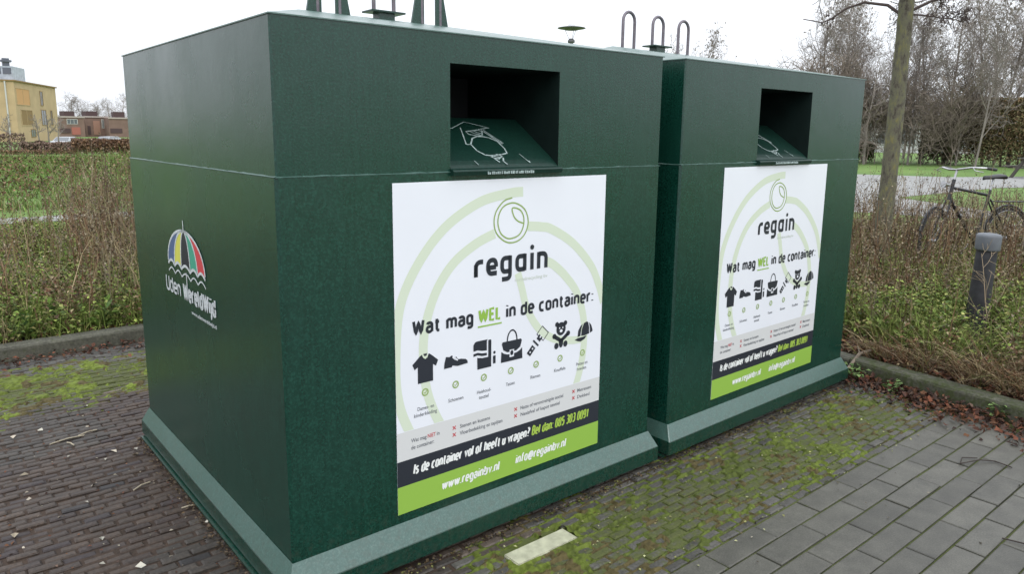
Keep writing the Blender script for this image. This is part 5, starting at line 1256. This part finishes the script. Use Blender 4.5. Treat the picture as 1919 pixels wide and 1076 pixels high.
# damp dirt and crumbs trapped along the feet of the containers
n = 1500; u_ = rng.uniform(-.02, 3.83, n); x = u_; y = -.045-np.abs(rng.normal(0, .022, n)); litter('base_litter', x, y, np.full(n, .004)+.008*rng.uniform(0, 1, n), (.005, .020), [(.04, .03, .02), (.06, .045, .025), (.09, .06, .03), (.03, .025, .02), (.10, .10, .03)], 'dark crumbs of leaf and dirt trapped along the container fronts', .3)
n = 700; y = rng.uniform(-.02, 1.85, n); x = -.040-np.abs(rng.normal(0, .022, n)); litter('base_litter', x, y, np.full(n, .004)+.008*rng.uniform(0, 1, n), (.005, .018), [(.04, .03, .02), (.06, .045, .025), (.09, .06, .03), (.12, .09, .06)], 'dark crumbs of leaf and dirt trapped along the near container side', .3)
n = 46; x = rng.uniform(-1.1, -.05, n); y = rng.uniform(.3, 2.6, n); litter('litter', x, y, np.full(n, .006), (.015, .04), [(.34, .30, .24), (.26, .22, .16), (.40, .38, .32)], 'pale chips of leaf and straw on the dark bricks on the left', .1)
for (x0, y0, an, ln) in [(-.43, 2.05, .15, .16), (-.30, 2.08, .35, .10), (-.36, 2.02, -1.2, .06), (-.22, 1.25, .5, .09), (-.10, .95, -.3, .07)]:
    mb = MB(); mb.tube([(x0, y0, .006), (x0+ln*.5*math.cos(an), y0+ln*.5*math.sin(an)+.006, .009), (x0+ln*math.cos(an), y0+ln*math.sin(an), .005)], .0035, 5)
    tag(mb.build('straw', mat('pale_straw', (.38, .33, .24), .8)), 'short pale straw lying on the dark bricks left of the near container', 'straw', 'pale straws on the dark bricks')
# green sprigs at the foot of the right kerb
for (x0, y0, r0, m) in [(3.93, -.02, .07, 60), (3.90, -.88, .05, 40), (3.86, -.30, .05, 25)]:
    a_ = rng.uniform(0, 6.28, m); rr = rng.uniform(0, r0, m)
    V, F, C_ = leaf_mesh(np.column_stack([x0+np.cos(a_)*rr, y0+np.sin(a_)*rr, rng.uniform(.01, .09, m)]), rng.uniform(.02, .045, m), a_, rng.uniform(-.2, .7, m), np.full(m, .38), pal([(.10, .17, .05), (.14, .21, .07)], m))
    tag(np_obj('weed_sprig', V, F, M['plant'], C_), {60: 'leafy green sprig at the kerb beside the fallen stick', 40: 'green sprig at the kerb near the right edge', 25: 'small green sprig amid the leaves by the kerb'}[m], 'weed')
# stick leaning on the kerb, twigs on the slabs
mb = MB(); mb.tube([(3.70, .02, .012), (3.92, .03, .06), (4.12, .05, .125), (4.32, .02, .135)], [.010, .011, .012, .009], 8); mb.tube([(4.12, .05, .125), (4.22, .12, .17)], [.006, .003], 6)
tag(mb.build('fallen_stick', mat('stick', (.20, .16, .12), .9, (20, .3))), 'pale broken stick leaning on the kerb at the far container corner', 'stick')
dt = mat('dark_twig', (.04, .03, .025), .9)
mb = MB(); mb.tube([(3.05, -.98, .006), (3.16, -1.03, .012), (3.22, -1.08, .006), (3.20, -1.16, .008)], .003, 6); mb.tube([(3.05, -.98, .006), (3.13, -.96, .008), (3.19, -1.01, .006)], .0025, 6); tag(mb.build('twig', dt), 'thin dark twig curled on the grey slabs near the kerb', 'twig')
mb = MB(); mb.tube([(2.42, -1.36, .006), (2.44, -1.44, .009), (2.40, -1.52, .006)], .003, 6); tag(mb.build('twig', dt), 'short dark twig on the grey slabs at the right edge', 'twig')
# bare sapling twigs in front of the bollard and in the bed
t = Tree(9); sc_cfg = dict(CFG); sc_cfg.update(seg=[6, 3, 2], n=[7, 3], minr=.0016, sides=[5, 4, 3], wob=[.10, .2, .2], up=[.02, .02, 0], ang=[45, 45], st=[.2, .2], len=[.4, .5], rad=[.45, .6])
def sapling(x, y, H, d, label, seed, col=(.16, .12, .08)):
    root = empty('bare_sapling', (x, y, .05)); t = Tree(seed); t.grow(Vector((0, 0, 0)), Vector(d).normalized(), H, .006, 0, sc_cfg); t.build('twigs', mat('sapling_bark', col, .9), root); tag(root, label, 'sapling')
sapling(5.28, -.42, .75, (.12, .30, 1), 'thin pale bare sapling leaning across the bollard', 4, (.26, .20, .13))
sapling(5.10, -.30, .55, (-.2, -.5, 1), 'thin bare sapling left of the bollard foot', 5)
sapling(6.9, .75, 1.25, (.1, .1, 1), 'tall bare sapling between the mossy tree and the bicycle', 6, (.10, .07, .05))
sapling(7.6, 1.6, 1.3, (-.1, .2, 1), 'bare sapling close to the mossy trunk on its right', 7, (.10, .07, .05))
sapling(7.1, 1.7, 1.2, (.0, .1, 1), 'bare sapling left of the mossy trunk', 8, (.10, .07, .05))
